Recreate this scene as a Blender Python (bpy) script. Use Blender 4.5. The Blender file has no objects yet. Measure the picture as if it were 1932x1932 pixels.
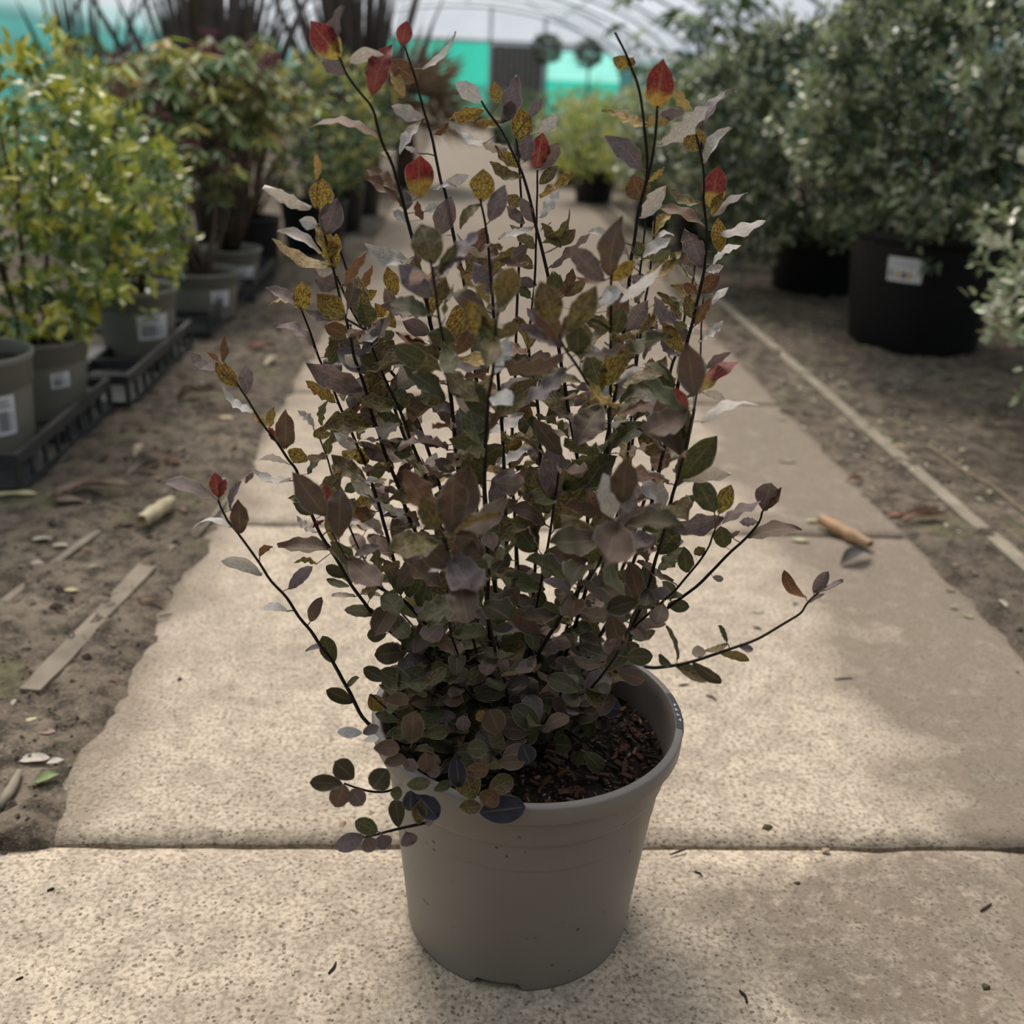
import bpy, math, random
import numpy as np
from math import sin, cos, pi, radians, atan2, hypot
from mathutils import Vector, Matrix, noise

random.seed(11); rng = np.random.default_rng(11)
SC = bpy.context.scene
COL = SC.collection

# ------------------------------------------------------------------ camera
F = 1932.0; S = 1932.0; CAM_H = 0.85
def _cam(rho=2.5, vpx=880.0, vpy=152.0):
    r = radians(rho); dx = vpx - 966; dy = 966 - vpy
    a = cos(r)*dx - sin(r)*dy; b = cos(r)*dy + sin(r)*dx
    p = atan2(b, F); y = math.atan(-a/F*cos(p))
    f = Vector((sin(y)*cos(p), cos(y)*cos(p), -sin(p)))
    r0 = Vector((cos(y), -sin(y), 0)); u0 = Vector((sin(y)*sin(p), cos(y)*sin(p), cos(p)))
    return cos(r)*r0 + sin(r)*u0, cos(r)*u0 - sin(r)*r0, f
RT, UP, FW = _cam()
EYE = Vector((0, 0, CAM_H))
cd = bpy.data.cameras.new('camera'); cam = bpy.data.objects.new('camera', cd); COL.objects.link(cam)
M = Matrix((RT, UP, -FW)).transposed().to_4x4(); M.translation = EYE
cam.matrix_world = M
cd.sensor_width = 36; cd.sensor_height = 36; cd.lens = 36.0; cd.clip_start = 0.02; cd.clip_end = 300
cd.dof.use_dof = True; cd.dof.focus_distance = 0.98; cd.dof.aperture_fstop = 4.2
SC.camera = cam

def ray(px, py):
    return FW + RT*((px-966)/F) + UP*((966-py)/F)
def ground(px, py, z=0.0):
    d = ray(px, py); t = (z-CAM_H)/d.z
    return Vector((t*d.x, t*d.y, z))
def at(px, py, Y):
    d = ray(px, py); t = Y/d.y
    return EYE + d*t
def proj(P):
    q = P-EYE; c = q.dot(FW)
    return (966+F*q.dot(RT)/c, 966-F*q.dot(UP)/c)

# ------------------------------------------------------------------ sky, sun, exposure
w = bpy.data.worlds.new('sky'); SC.world = w; w.use_nodes = True
nt = w.node_tree; bg = nt.nodes['Background']
tc = nt.nodes.new('ShaderNodeTexCoord'); sx = nt.nodes.new('ShaderNodeSeparateXYZ'); cr = nt.nodes.new('ShaderNodeValToRGB')
nt.links.new(tc.outputs['Generated'], sx.inputs[0]); nt.links.new(sx.outputs['Z'], cr.inputs[0]); nt.links.new(cr.outputs[0], bg.inputs['Color'])
cr.color_ramp.elements[0].color = (.80, .89, 1.0, 1); cr.color_ramp.elements[1].color = (.66, .75, .9, 1)
bg.inputs['Strength'].default_value = 0.60
sd = bpy.data.lights.new('sun', 'SUN'); sd.energy = 12.0; sd.angle = radians(24); sd.color = (1, .91, .825)
sun = bpy.data.objects.new('sun', sd); COL.objects.link(sun)
SUN_AZ, SUN_EL = radians(14), radians(55)          # ahead of the camera, a little to the left
sv = Vector((-sin(SUN_AZ)*cos(SUN_EL), cos(SUN_AZ)*cos(SUN_EL), sin(SUN_EL)))
sun.rotation_euler = sv.to_track_quat('Z', 'Y').to_euler()
vs = SC.view_settings; vs.view_transform = 'Standard'; vs.look = 'None'; vs.gamma = 1; vs.use_curve_mapping = False; vs.exposure = -0.66
SC.cycles.max_bounces = 8; SC.cycles.diffuse_bounces = 4; SC.cycles.transparent_max_bounces = 12; SC.cycles.sample_clamp_indirect = 4

# ------------------------------------------------------------------ helpers
def mesh(name, V, Fc, mat=None, smooth=True, cols=None, vecs=None, mats=None, mi=None):
    me = bpy.data.meshes.new(name)
    if isinstance(V, np.ndarray): V = V.tolist()
    if isinstance(Fc, np.ndarray): Fc = Fc.tolist()
    me.from_pydata([tuple(v) for v in V], [], Fc)
    for m in (mats or ([mat] if mat else [])): me.materials.append(m)
    if mi: me.polygons.foreach_set('material_index', mi)
    if smooth: me.polygons.foreach_set('use_smooth', [True]*len(me.polygons))
    for k, arr in (cols or {}).items():
        at_ = me.attributes.new(k, 'FLOAT_COLOR', 'POINT'); at_.data.foreach_set('color', np.asarray(arr, np.float32).ravel())
    for k, arr in (vecs or {}).items():
        at_ = me.attributes.new(k, 'FLOAT_VECTOR', 'POINT'); at_.data.foreach_set('vector', np.asarray(arr, np.float32).ravel())
    me.update()
    return me
def link(name, me, parent=None, loc=None):
    o = bpy.data.objects.new(name, me); COL.objects.link(o)
    if parent: o.parent = parent
    if loc is not None: o.location = loc
    return o
def tag(o, label=None, cat=None, group=None, kind=None):
    if label: o['label'] = label
    if cat: o['category'] = cat
    if group: o['group'] = group
    if kind: o['kind'] = kind
    return o
def thing(name, loc, label, cat, group=None, rz=0):
    o = bpy.data.objects.new(name, None); COL.objects.link(o); o.location = loc; o.rotation_euler = (0, 0, rz); o.empty_display_size = .05
    return tag(o, label, cat, group)
class MB:
    def __init__(s): s.v = []; s.f = []; s.m = []
    def add(s, V, Fc, m=0):
        n = len(s.v); s.v += [tuple(v) for v in V]; s.f += [tuple(i+n for i in f) for f in Fc]; s.m += [m]*len(Fc)
    def box(s, c, d, m=0, R=None):
        V = [Vector((x*d[0]/2, y*d[1]/2, z*d[2]/2)) for x in (-1, 1) for y in (-1, 1) for z in (-1, 1)]
        if R: V = [R @ v for v in V]
        s.add([v+Vector(c) for v in V], [(0,1,3,2),(4,6,7,5),(0,4,5,1),(2,3,7,6),(0,2,6,4),(1,5,7,3)], m)
    def tube(s, P, rad, n=6, m=0, cap=True):
        P = [Vector(p) for p in P]
        if not hasattr(rad, '__len__'): rad = [rad]*len(P)
        V = []; Fc = []
        up = Vector((0, 0, 1))
        for i, p in enumerate(P):
            t = (P[min(i+1, len(P)-1)]-P[max(i-1, 0)]).normalized()
            a = t.cross(up)
            if a.length < .05: a = t.cross(Vector((1, 0, 0)))
            a.normalize(); b = t.cross(a)
            V += [p+(a*cos(2*pi*k/n)+b*sin(2*pi*k/n))*rad[i] for k in range(n)]
        for i in range(len(P)-1):
            for k in range(n):
                k2 = (k+1) % n
                Fc.append((i*n+k, i*n+k2, (i+1)*n+k2, (i+1)*n+k))
        if cap: Fc += [tuple(range(n-1, -1, -1)), tuple((len(P)-1)*n+k for k in range(n))]
        s.add(V, Fc, m)
    def lathe(s, prof, n=48, m=0, c=(0, 0, 0), zmod=None):
        V = []; Fc = []
        for i, (r, z) in enumerate(prof):
            for k in range(n):
                a = 2*pi*k/n
                V.append((c[0]+r*cos(a), c[1]+r*sin(a), c[2]+(zmod(i, a, z) if zmod else z)))
        for i in range(len(prof)-1):
            for k in range(n):
                k2 = (k+1) % n
                Fc.append((i*n+k, i*n+k2, (i+1)*n+k2, (i+1)*n+k))
        s.add(V, Fc, m)
    def build(s, name, mat, parent=None, smooth=False, loc=None):
        mats = mat if isinstance(mat, list) else [mat]
        return link(name, mesh(name, s.v, s.f, mats=mats, mi=s.m, smooth=smooth), parent, loc)

# ------------------------------------------------------------------ materials
def newmat(name):
    m = bpy.data.materials.new(name); m.use_nodes = True
    return m, m.node_tree, m.node_tree.nodes['Principled BSDF']
def N(t, kind, **kw):
    n = t.nodes.new(kind)
    for k, v in kw.items():
        if k in n.inputs: n.inputs[k].default_value = v
        else: setattr(n, k, v)
    return n
def ramp(t, src, stops):
    r = t.nodes.new('ShaderNodeValToRGB'); e = r.color_ramp.elements
    while len(e) < len(stops): e.new(.5)
    for i, (p, c) in enumerate(stops):
        e[i].position = p; e[i].color = (c if hasattr(c, '__len__') else (c, c, c))[:3] + (1,) if hasattr(c, '__len__') else (c, c, c, 1)
    t.links.new(src, r.inputs[0]); return r.outputs[0]
def mix(t, fac, a, b, mode='MIX'):
    n = t.nodes.new('ShaderNodeMix'); n.data_type = 'RGBA'; n.blend_type = mode
    for sck, v in ((n.inputs[0], fac), (n.inputs[6], a), (n.inputs[7], b)):
        if hasattr(v, 'is_linked'): t.links.new(v, sck)
        else: sck.default_value = v if not hasattr(v, '__len__') else tuple(v)[:3]+(1,)
    return n.outputs[2]
def mth(t, op, a, b=None):
    n = t.nodes.new('ShaderNodeMath'); n.operation = op
    for i, v in enumerate((a, b)):
        if v is None: continue
        if hasattr(v, 'is_linked'): t.links.new(v, n.inputs[i])
        else: n.inputs[i].default_value = v
    return n.outputs[0]
def bump(t, b, h, strength=.3, dist=.002):
    n = N(t, 'ShaderNodeBump', Strength=strength, Distance=dist)
    t.links.new(h, n.inputs['Height']); t.links.new(n.outputs[0], b.inputs['Normal'])
def pos(t):
    return N(t, 'ShaderNodeNewGeometry').outputs['Position']
def noi(t, vec, scale, detail=4, rough=.55):
    n = N(t, 'ShaderNodeTexNoise', Scale=scale, Detail=detail, Roughness=rough); t.links.new(vec, n.inputs['Vector']); return n.outputs['Fac']
def plain(name, c, rough=.5, spec=.5, var=.15, scale=30, b=0, metal=0):
    m, t, p = newmat(name)
    tcn = N(t, 'ShaderNodeTexCoord').outputs['Object']
    n = noi(t, tcn, scale, 5)
    col = ramp(t, n, [(.3, tuple(x*(1-var) for x in c)), (.7, tuple(min(1, x*(1+var)) for x in c))])
    t.links.new(col, p.inputs['Base Color']); p.inputs['Roughness'].default_value = rough; p.inputs['Specular IOR Level'].default_value = spec; p.inputs['Metallic'].default_value = metal
    if b: bump(t, p, n, b, .002)
    return m

def mat_concrete():
    m, t, p = newmat('concrete'); g = pos(t)
    big = noi(t, g, 3.2, 6, .6); mid = noi(t, g, 22, 6, .65); fine = noi(t, g, 170, 4, .6)
    base = ramp(t, big, [(.3, (.40, .337, .262)), (.5, (.51, .428, .335)), (.72, (.62, .52, .40))])
    base = mix(t, mth(t, 'MULTIPLY', ramp(t, mid, [(.40, 1.0), (.58, 0.0)]), .55), base, (.27, .23, .175))
    base = mix(t, mth(t, 'MULTIPLY', ramp(t, fine, [(.38, 1.0), (.56, 0.0)]), .75), base, (.20, .165, .12))
    vo = N(t, 'ShaderNodeTexVoronoi', Scale=150.0); t.links.new(g, vo.inputs['Vector'])
    sel = noi(t, g, 60, 2)
    pit = mth(t, 'MULTIPLY', ramp(t, vo.outputs['Distance'], [(.20, 1.0), (.34, 0.0)]), ramp(t, sel, [(.46, 0.0), (.54, 1.0)]))
    base = mix(t, mth(t, 'MULTIPLY', pit, .85), base, (.13, .10, .07))
    # trodden soil along both edges and one muddy patch near the right front
    sp = N(t, 'ShaderNodeSeparateXYZ'); t.links.new(g, sp.inputs[0])
    wob = noi(t, g, 5.5, 6, .65)
    xr = mth(t, 'ADD', sp.outputs['X'], mth(t, 'MULTIPLY', wob, .62))
    dr = ramp(t, xr, [(0.88, 0.0), (1.04, .9)])
    xl = mth(t, 'SUBTRACT', mth(t, 'MULTIPLY', wob, .42), mth(t, 'ADD', sp.outputs['X'], ramp(t, sp.outputs['Y'], [(.96, .25), (.99, 0.0)])))
    dl = ramp(t, xl, [(.62, 0.0), (.70, .75)])
    d = mth(t, 'MAXIMUM', dr, dl)
    ex = mth(t, 'POWER', mth(t, 'MULTIPLY', mth(t, 'SUBTRACT', sp.outputs['X'], .52), 3.4), 2.0); ey = mth(t, 'POWER', mth(t, 'MULTIPLY', mth(t, 'SUBTRACT', sp.outputs['Y'], .84), 5.5), 2.0)
    ed = mth(t, 'ADD', mth(t, 'ADD', ex, ey), mth(t, 'MULTIPLY', wob, 1.9))
    d = mth(t, 'MAXIMUM', d, mth(t, 'MULTIPLY', ramp(t, mth(t, 'MULTIPLY', ed, .5), [(.66, .98), (.86, 0.0)]), ramp(t, noi(t, g, 34, 6, .75), [(.36, .5), (.5, 1.0)])))
    d = mth(t, 'MULTIPLY', d, ramp(t, mid, [(.36, .35), (.56, 1.0)]))
    far = mth(t, 'MULTIPLY', ramp(t, mth(t, 'ADD', mth(t, 'MULTIPLY', sp.outputs['Y'], .1), mth(t, 'MULTIPLY', wob, .2)), [(.30, 0.0), (.48, .85)]), ramp(t, mid, [(.35, .55), (.55, 1.0)]))
    d = mth(t, 'MAXIMUM', d, far)
    base = mix(t, d, base, ramp(t, mid, [(.40, (.07, .055, .042)), (.60, (.19, .152, .113))]))
    t.links.new(base, p.inputs['Base Color']); p.inputs['Roughness'].default_value = .88; p.inputs['Specular IOR Level'].default_value = .25
    h = mth(t, 'SUBTRACT', mth(t, 'ADD', mth(t, 'MULTIPLY', fine, .6), mth(t, 'MULTIPLY', mid, .7)), mth(t, 'MULTIPLY', pit, .5))
    bump(t, p, h, .55, .003)
    return m
def mat_dirt():
    m, t, p = newmat('dirt'); g = pos(t)
    big = noi(t, g, 2.3, 6, .65); mid = noi(t, g, 19, 7, .72); fine = noi(t, g, 190, 3, .6)
    base = ramp(t, big, [(.32, (.09, .072, .055)), (.52, (.135, .11, .083)), (.7, (.215, .178, .134))])
    base = mix(t, ramp(t, mid, [(.42, .95), (.56, 0.0)]), base, (.045, .036, .028))
    base = mix(t, mth(t, 'MULTIPLY', ramp(t, fine, [(.55, 0.0), (.72, 1.0)]), .5), base, (.30, .26, .19))
    base = mix(t, mth(t, 'MULTIPLY', ramp(t, noi(t, g, 6.3, 4), [(.58, 0.0), (.68, .5)]), 1.0), base, (.11, .115, .05))
    t.links.new(base, p.inputs['Base Color']); p.inputs['Roughness'].default_value = .95; p.inputs['Specular IOR Level'].default_value = .15
    bump(t, p, mth(t, 'ADD', mid, mth(t, 'MULTIPLY', fine, .4)), .9, .007)
    return m
def mat_leaf(name, rough=.42, trans=.28, veins=True, spec=.5):
    m, t, p = newmat(name)
    ti = N(t, 'ShaderNodeAttribute', attribute_name='tint'); so = N(t, 'ShaderNodeAttribute', attribute_name='spot'); uv = N(t, 'ShaderNodeAttribute', attribute_name='luv')
    n = noi(t, uv.outputs['Vector'], 12.5, 6, .78)
    f = mth(t, 'MULTIPLY', ramp(t, n, [(.44, 0.0), (.53, 1.0)]), so.outputs['Alpha'])
    col = mix(t, f, ti.outputs['Color'], so.outputs['Color'])
    n2 = noi(t, uv.outputs['Vector'], 28, 3, .6)
    col = mix(t, 1.0, col, ramp(t, n2, [(.3, .72), (.7, 1.22)]), 'MULTIPLY')
    if veins:
        s = N(t, 'ShaderNodeSeparateXYZ'); t.links.new(uv.outputs['Vector'], s.inputs[0])
        vein = ramp(t, mth(t, 'ABSOLUTE', s.outputs['Y']), [(.012, .28), (.05, 0.0)])
        col = mix(t, vein, col, (.30, .26, .18))
        col = mix(t, ramp(t, mth(t, 'ABSOLUTE', s.outputs['Y']), [(.455, 0.0), (.495, .45)]), col, (.48, .43, .36))  # pale rim painted on, standing in for bright backlit edges
        bump(t, p, mth(t, 'ADD', n, mth(t, 'MULTIPLY', n2, .4)), .35, .002)
    t.links.new(col, p.inputs['Base Color']); p.inputs['Roughness'].default_value = rough; p.inputs['Specular IOR Level'].default_value = spec
    tr = N(t, 'ShaderNodeBsdfTranslucent'); t.links.new(mix(t, 1.0, col, (1.0, .96, .86), 'MULTIPLY'), tr.inputs['Color'])
    mx = N(t, 'ShaderNodeMixShader', Fac=trans); out = t.nodes['Material Output']
    t.links.new(p.outputs[0], mx.inputs[1]); t.links.new(tr.outputs[0], mx.inputs[2]); t.links.new(mx.outputs[0], out.inputs['Surface'])
    return m
def mat_film(name, c, fac):
    m, t, p = newmat(name); out = t.nodes['Material Output']
    tp = N(t, 'ShaderNodeBsdfTransparent'); tl = N(t, 'ShaderNodeBsdfTranslucent')
    g = pos(t); n = noi(t, g, 1.3, 4)
    t.links.new(ramp(t, n, [(.3, tuple(x*.88 for x in c)), (.7, c)]), tl.inputs['Color'])
    mx = N(t, 'ShaderNodeMixShader', Fac=fac); t.links.new(tp.outputs[0], mx.inputs[1]); t.links.new(tl.outputs[0], mx.inputs[2]); t.links.new(mx.outputs[0], out.inputs['Surface'])
    return m

CONC = mat_concrete(); DIRT = mat_dirt()
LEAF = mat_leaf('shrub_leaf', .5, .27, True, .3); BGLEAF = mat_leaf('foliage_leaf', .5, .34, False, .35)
GLOSSLEAF = mat_leaf('glossy_foliage_leaf', .33, .22, False, .6)
DRY = mat_leaf('dry_leaf', .7, .15, False, .3)
STEM = plain('stem_bark', (.018, .013, .012), .6, .3, .4, 60)
BROWNSTEM = plain('woody_bark', (.085, .06, .045), .8, .2, .3, 40, .3)
POTGREY = plain('taupe_plastic', (.225, .197, .177), .42, .4, .05, 9)
def add_specks(m):
    t = m.node_tree; p = t.nodes['Principled BSDF']; src = p.inputs['Base Color'].links[0].from_socket
    o = N(t, 'ShaderNodeTexCoord').outputs['Object']; v = N(t, 'ShaderNodeTexVoronoi', Scale=70.0); t.links.new(o, v.inputs['Vector'])
    f = mth(t, 'MULTIPLY', ramp(t, v.outputs['Distance'], [(.10, 1.0), (.17, 0.0)]), ramp(t, noi(t, o, 21, 3), [(.56, 0.0), (.60, .85)]))
    t.links.new(mix(t, f, src, (.05, .04, .03)), p.inputs['Base Color'])
add_specks(POTGREY)
POTOLIVE = plain('olive_grey_plastic', (.155, .15, .125), .45, .4, .1, 8)
POTBLACK = plain('black_plastic', (.0085, .0085, .011), .5, .3, .2, 8)
TRAYMAT = plain('grey_black_tray_plastic', (.033, .034, .037), .45, .45, .25, 20)
SOIL = plain('potting_compost', (.022, .016, .012), .95, .15, .5, 160, 1.0)
WHITE = plain('label_white', (.62, .63, .66), .5, .4, .03, 10)
INK = plain('label_ink', (.05, .05, .06), .5, .4, .1, 10)
INKMID = plain('label_grey_print', (.3, .3, .33), .5, .4, .1, 10)
YELINK = plain('label_yellow_print', (.5, .3, .05), .5, .4, .1, 10)
KERB = plain('weathered_edging_board', (.235, .205, .155), .85, .2, .25, 18, .4)
BURIED = plain('earth_stained_board', (.19, .162, .125), .9, .15, .3, 14, .5)
STEEL = plain('galvanised_tube', (.30, .36, .37), .5, .5, .1, 9, 0, .3)
TIMBER = plain('dark_weathered_timber', (.085, .075, .068), .85, .2, .3, 9, .3)
FILM = mat_film('polythene_film', (.72, .79, .87), .46)
BLOCKER = plain('fill_blocker_dark', (.03, .045, .04), .9, .1, .2, 30)  # for the added light-blocking sheet
NET = mat_film('turquoise_netting', (.13, .62, .53), .9)
NETPALE = mat_film('pale_turquoise_netting', (.40, .80, .74), .75)

# ------------------------------------------------------------------ setting: ground, path slabs, edging
SL, SR = -0.50, 0.965; SP = 0.954; JO = 0.985
def dirt_z(x, y):
    n = noise.fractal(Vector((x*7, y*7, 0)), .8, 2.1, 4)
    n2 = noise.noise(Vector((x*38, y*38, 3)))
    d = max((SL if y > .975 else -.72)-x, x-SR)
    if d < -.10: return -.032
    d += .035*noise.fractal(Vector((x*6, y*6, 7)), .8, 2.1, 3)-.01
    k = min(1, max(0, (d+.075)/.07))
    return -.03+k*.034+(n*.013+n2*.007)*k
def build_ground():
    xs = np.concatenate([np.linspace(-6, -1.7, 12)[:-1], np.linspace(-1.7, SL+.1, 95), np.linspace(SL+.12, SR-.12, 14), np.linspace(SR-.1, 2.3, 105), np.linspace(2.3, 6, 12)[1:]])
    ys = np.concatenate([np.linspace(-6, .3, 8)[:-1], np.linspace(.3, 4.2, 270), np.linspace(4.2, 32, 60)[1:]])
    V = [(x, y, dirt_z(x, y)) for y in ys for x in xs]; nx = len(xs)
    Fc = [(j*nx+i, j*nx+i+1, (j+1)*nx+i+1, (j+1)*nx+i) for j in range(len(ys)-1) for i in range(nx-1)]
    tag(link('ground', mesh('ground', V, Fc, DIRT)), 'bare brown earth floor of the tunnel strewn with dry leaf crumbs', None, None, 'structure')
build_ground()
path = bpy.data.objects.new('path', None); COL.objects.link(path); tag(path, 'pale concrete slab path running up the middle of the tunnel', None, None, 'structure')
def slab(j):
    SL = -.72 if j < 1 else -.50
    r = random.Random(j+5); y0 = JO+SP*(j-1)+.0035; y1 = JO+SP*j-.0035
    near = j < 4; nx, ny = (46, 30) if near else (6, 4)
    V = []; idx = {}
    for jj in range(ny+1):
        for ii in range(nx+1):
            x = SL+(SR-SL)*ii/nx; y = y0+(y1-y0)*jj/ny
            ez = 0
            if near:
                e = noise.fractal(Vector((x*28, y*28, j)), .9, 2, 4)
                if jj in (0, ny): y += e*.0035*(1 if jj == 0 else -1)+ (.002 if jj==0 else -.002)*abs(e)
                if ii in (0, nx): x += e*.012
                if jj in (0, ny) or ii in (0, nx): ez = -.004-.003*abs(e)
                ez += noise.noise(Vector((x*9, y*9, j)))*.0012
            V.append((x, y, ez))
    n = nx+1
    Fc = [(b*n+a, b*n+a+1, (b+1)*n+a+1, (b+1)*n+a) for b in range(ny) for a in range(nx)]
    ring = [a for a in range(nx+1)]+[b*n+nx for b in range(1, ny+1)]+[ny*n+a for a in range(nx-1, -1, -1)]+[b*n for b in range(ny-1, 0, -1)]
    k = len(V); V += [(V[i][0], V[i][1], -.05) for i in ring]; L = len(ring)
    Fc += [(ring[i], k+i, k+(i+1) % L, ring[(i+1) % L]) for i in range(L)]
    me = mesh('slab', V, Fc, CONC, smooth=False); me.polygons.foreach_set('use_smooth', [near]*(nx*ny)+[False]*L); link('slab', me, path)
for j in range(0, 33): slab(j)

def strip(name, x0, y0, x1, y1, wd, z0, z1, mat, label):
    P0 = Vector((x0, y0, 0)); P1 = Vector((x1, y1, 0)); t = (P1-P0).normalized(); s = Vector((t.y, -t.x, 0)); n = 60
    V = []; Fc = []
    for i in range(n+1):
        p = P0.lerp(P1, i/n); e = noise.noise(p*9)*.004; wv = wd*(1+.2*noise.noise(p*14+Vector((5, 0, 0))))
        zt = z1+noise.noise(p*5)*.004
        V += [p-s*(wv/2+e*0)+Vector((0, 0, z0)), p-s*wv/2+Vector((0, 0, zt)), p+s*wv/2+Vector((0, 0, zt)), p+s*wv/2+Vector((0, 0, z0))]
    for i in range(n):
        a = i*4; Fc += [(a, a+4, a+5, a+1), (a+1, a+5, a+6, a+2), (a+2, a+6, a+7, a+3)]
    Fc += [(0, 1, 2, 3), (n*4+3, n*4+2, n*4+1, n*4)]
    return tag(link(name, mesh(name, V, Fc, mat, False)), label, None, None, 'structure')
strip('edging_board', 1.128, .8, 1.128, 9, .036, -.03, .010, KERB, 'thin pale edging board along the earth beside the path')
strip('edging_board', -.615, 1.30, -.553, 1.83, .034, -.03, .0075, BURIED, 'short half-buried pale board in the earth left of the path')
strip('edging_board', -.80, 1.42, -.70, 1.90, .016, -.03, .005, BURIED, 'faint half-buried board in the earth nearer the trays')

# ------------------------------------------------------------------ setting: polytunnel
TW, TB, TF = 4.2, 30.0, -7.0
def arc(n=28, k=1.0, zs=1.0):     # hoop outline: upright legs to zs then a flattened arch to 2.95
    P = [(-TW, 0), (-TW, zs)]
    for i in range(1, n):
        a = pi-pi*i/n; P.append((TW*cos(a), zs+1.68*sin(a)))
    return P+[(TW, zs), (TW, 0)]
ARC = arc()
ceil = tag(link('ceiling', mesh('ceiling', [(x, y, z) for y in np.linspace(TF, TB, 20) for x, z in ARC[1:-1]],
     [(j*(len(ARC)-2)+i, j*(len(ARC)-2)+i+1, (j+1)*(len(ARC)-2)+i+1, (j+1)*(len(ARC)-2)+i) for j in range(19) for i in range(len(ARC)-3)], FILM)),
     'white translucent polythene roof stretched over the tunnel hoops', None, None, 'structure')
for i in range(19):
    b = MB(); y = TB-.05-i*2.0
    b.tube([(x*.992, y, z*.993) for x, z in ARC], .034 if i == 0 else .027, 6); b.build('hoop', STEEL, ceil, True)
for x, z in ((0, 2.64), (-2.3, 2.36), (2.3, 2.36)):
    b = MB(); b.tube([(x, TF, z), (x, TB-.05, z)], .018, 5); b.build('purlin', STEEL, ceil, True)
for y in (27.9, 23.9, 19.9, 15.9, 11.9, 7.9):
    for s in (-1, 1):
        for (xa, za, xb, zb) in ((3.75, 1.70, 1.3, 2.56), (2.0, 2.40, 3.9, 1.50)):
            b = MB(); b.tube([(s*xa, y, za), (s*xb, y-1.9, zb)], .012, 5); b.build('brace', STEEL, ceil, True)
for s, nm in ((-1, 'wall_left'), (1, 'wall_right')):
    V = []; n = 60
    for i in range(n+1):
        y = TF+(TB-TF)*i/n
        for z in (0, .75, 1.48): V.append((s*(TW-.03)+.02*sin(i*2.1+z*3), y, z))
    Fc = [(i*3+k, i*3+k+1, i*3+k+4, i*3+k+3) for i in range(n) for k in range(2)]
    tag(link(nm, mesh(nm, V, Fc, NET)), 'turquoise netting hung along the %s side of the tunnel' % ('left' if s < 0 else 'right'), None, None, 'structure')
tag(link('fill_blocker', mesh('fill_blocker', [(-TW, -1.7, 0), (TW, -1.7, 0), (TW, -1.7, 2.6), (-TW, -1.7, 2.6)], [(0, 1, 2, 3)], BLOCKER, False)), 'dark green sheet added out of view behind the viewer to block light', None, None, 'structure')  # unseen sheet, added behind the camera to cut fill light
# end wall: polythene gable above, netting and a dark timber panel below
zt = 1.82
gab = [(x, TB, z) for x, z in ARC if z > zt]
xs_ = [g[0] for g in gab]
V = gab+[(xs_[-1]+.3, TB, zt), (xs_[0]-.3, TB, zt)]
wb = tag(link('wall_back', mesh('wall_back', V, [tuple(range(len(V)))], FILM, False)), 'far end wall of the tunnel with clear gable, turquoise netting and dark timber', None, None, 'structure')
def panel(name, x0, x1, z0, z1, mat, y=TB-.02, th=.01):
    b = MB(); b.box(((x0+x1)/2, y, (z0+z1)/2), (x1-x0, th, z1-z0)); return b.build(name, mat, wb)
panel('netting_panel', -4.2, .62, 0, zt, NET); panel('netting_panel', 2.05, 4.2, 0, .95, NET); panel('netting_panel', 2.05, 4.2, .95, 1.66, NETPALE)
panel('frame_rail', -4.2, 4.2, zt-.03, zt+.05, STEEL, TB-.05, .05); panel('frame_rail', 2.05, 4.2, 1.66, 1.72, STEEL, TB-.05, .05)
panel('frame_post', .58, .66, 0, 2.75, STEEL, TB-.05, .05); panel('frame_post', 2.02, 2.10, 0, 2.75, STEEL, TB-.05, .05)
tp = bpy.data.objects.new('door_1', None); COL.objects.link(tp); tag(tp, 'dark weathered timber door in the far end wall', None, None, 'structure')
for i in range(9):
    x = .66+i*.152; b = MB(); b.box((x+.074, TB-.09-.006*(i % 3), .88), (.146, .03, 1.74+.02*(i % 2))); b.build('plank', TIMBER, tp)

# ------------------------------------------------------------------ leaf geometry for the main shrub
T = {  # tint base, tint tip, spot colour, spot amount (own pigments; 'w' mixes pale underside with painted-in sheen)
 'r': ((.44,.35,.07),(.17,.014,.028),(.30,.10,.06),.6), 'R': ((.18,.035,.04),(.16,.014,.028),(.34,.13,.08),.5),
 'y': ((.46,.38,.06),(.36,.24,.05),(.115,.045,.028),.92), 'b': ((.22,.125,.05),(.16,.068,.036),(.08,.045,.032),.7),
 'p': ((.17,.125,.128),(.205,.155,.165),(.10,.08,.07),.6), 'P': ((.115,.064,.062),(.135,.062,.074),(.115,.11,.04),.7),
 'g': ((.10,.115,.036),(.112,.112,.048),(.055,.038,.03),.65), 'o': ((.22,.20,.055),(.18,.135,.055),(.075,.045,.032),.9),
 'w': ((.44,.42,.38),(.52,.49,.47),(.26,.22,.22),.45), 'd': ((.065,.046,.038),(.055,.046,.03),(.085,.08,.03),.5),
 'k': ((.035,.038,.058),(.04,.042,.06),(.03,.03,.04),.4), 't': ((.52,.40,.13),(.46,.32,.12),(.22,.12,.045),.65)}
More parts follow.
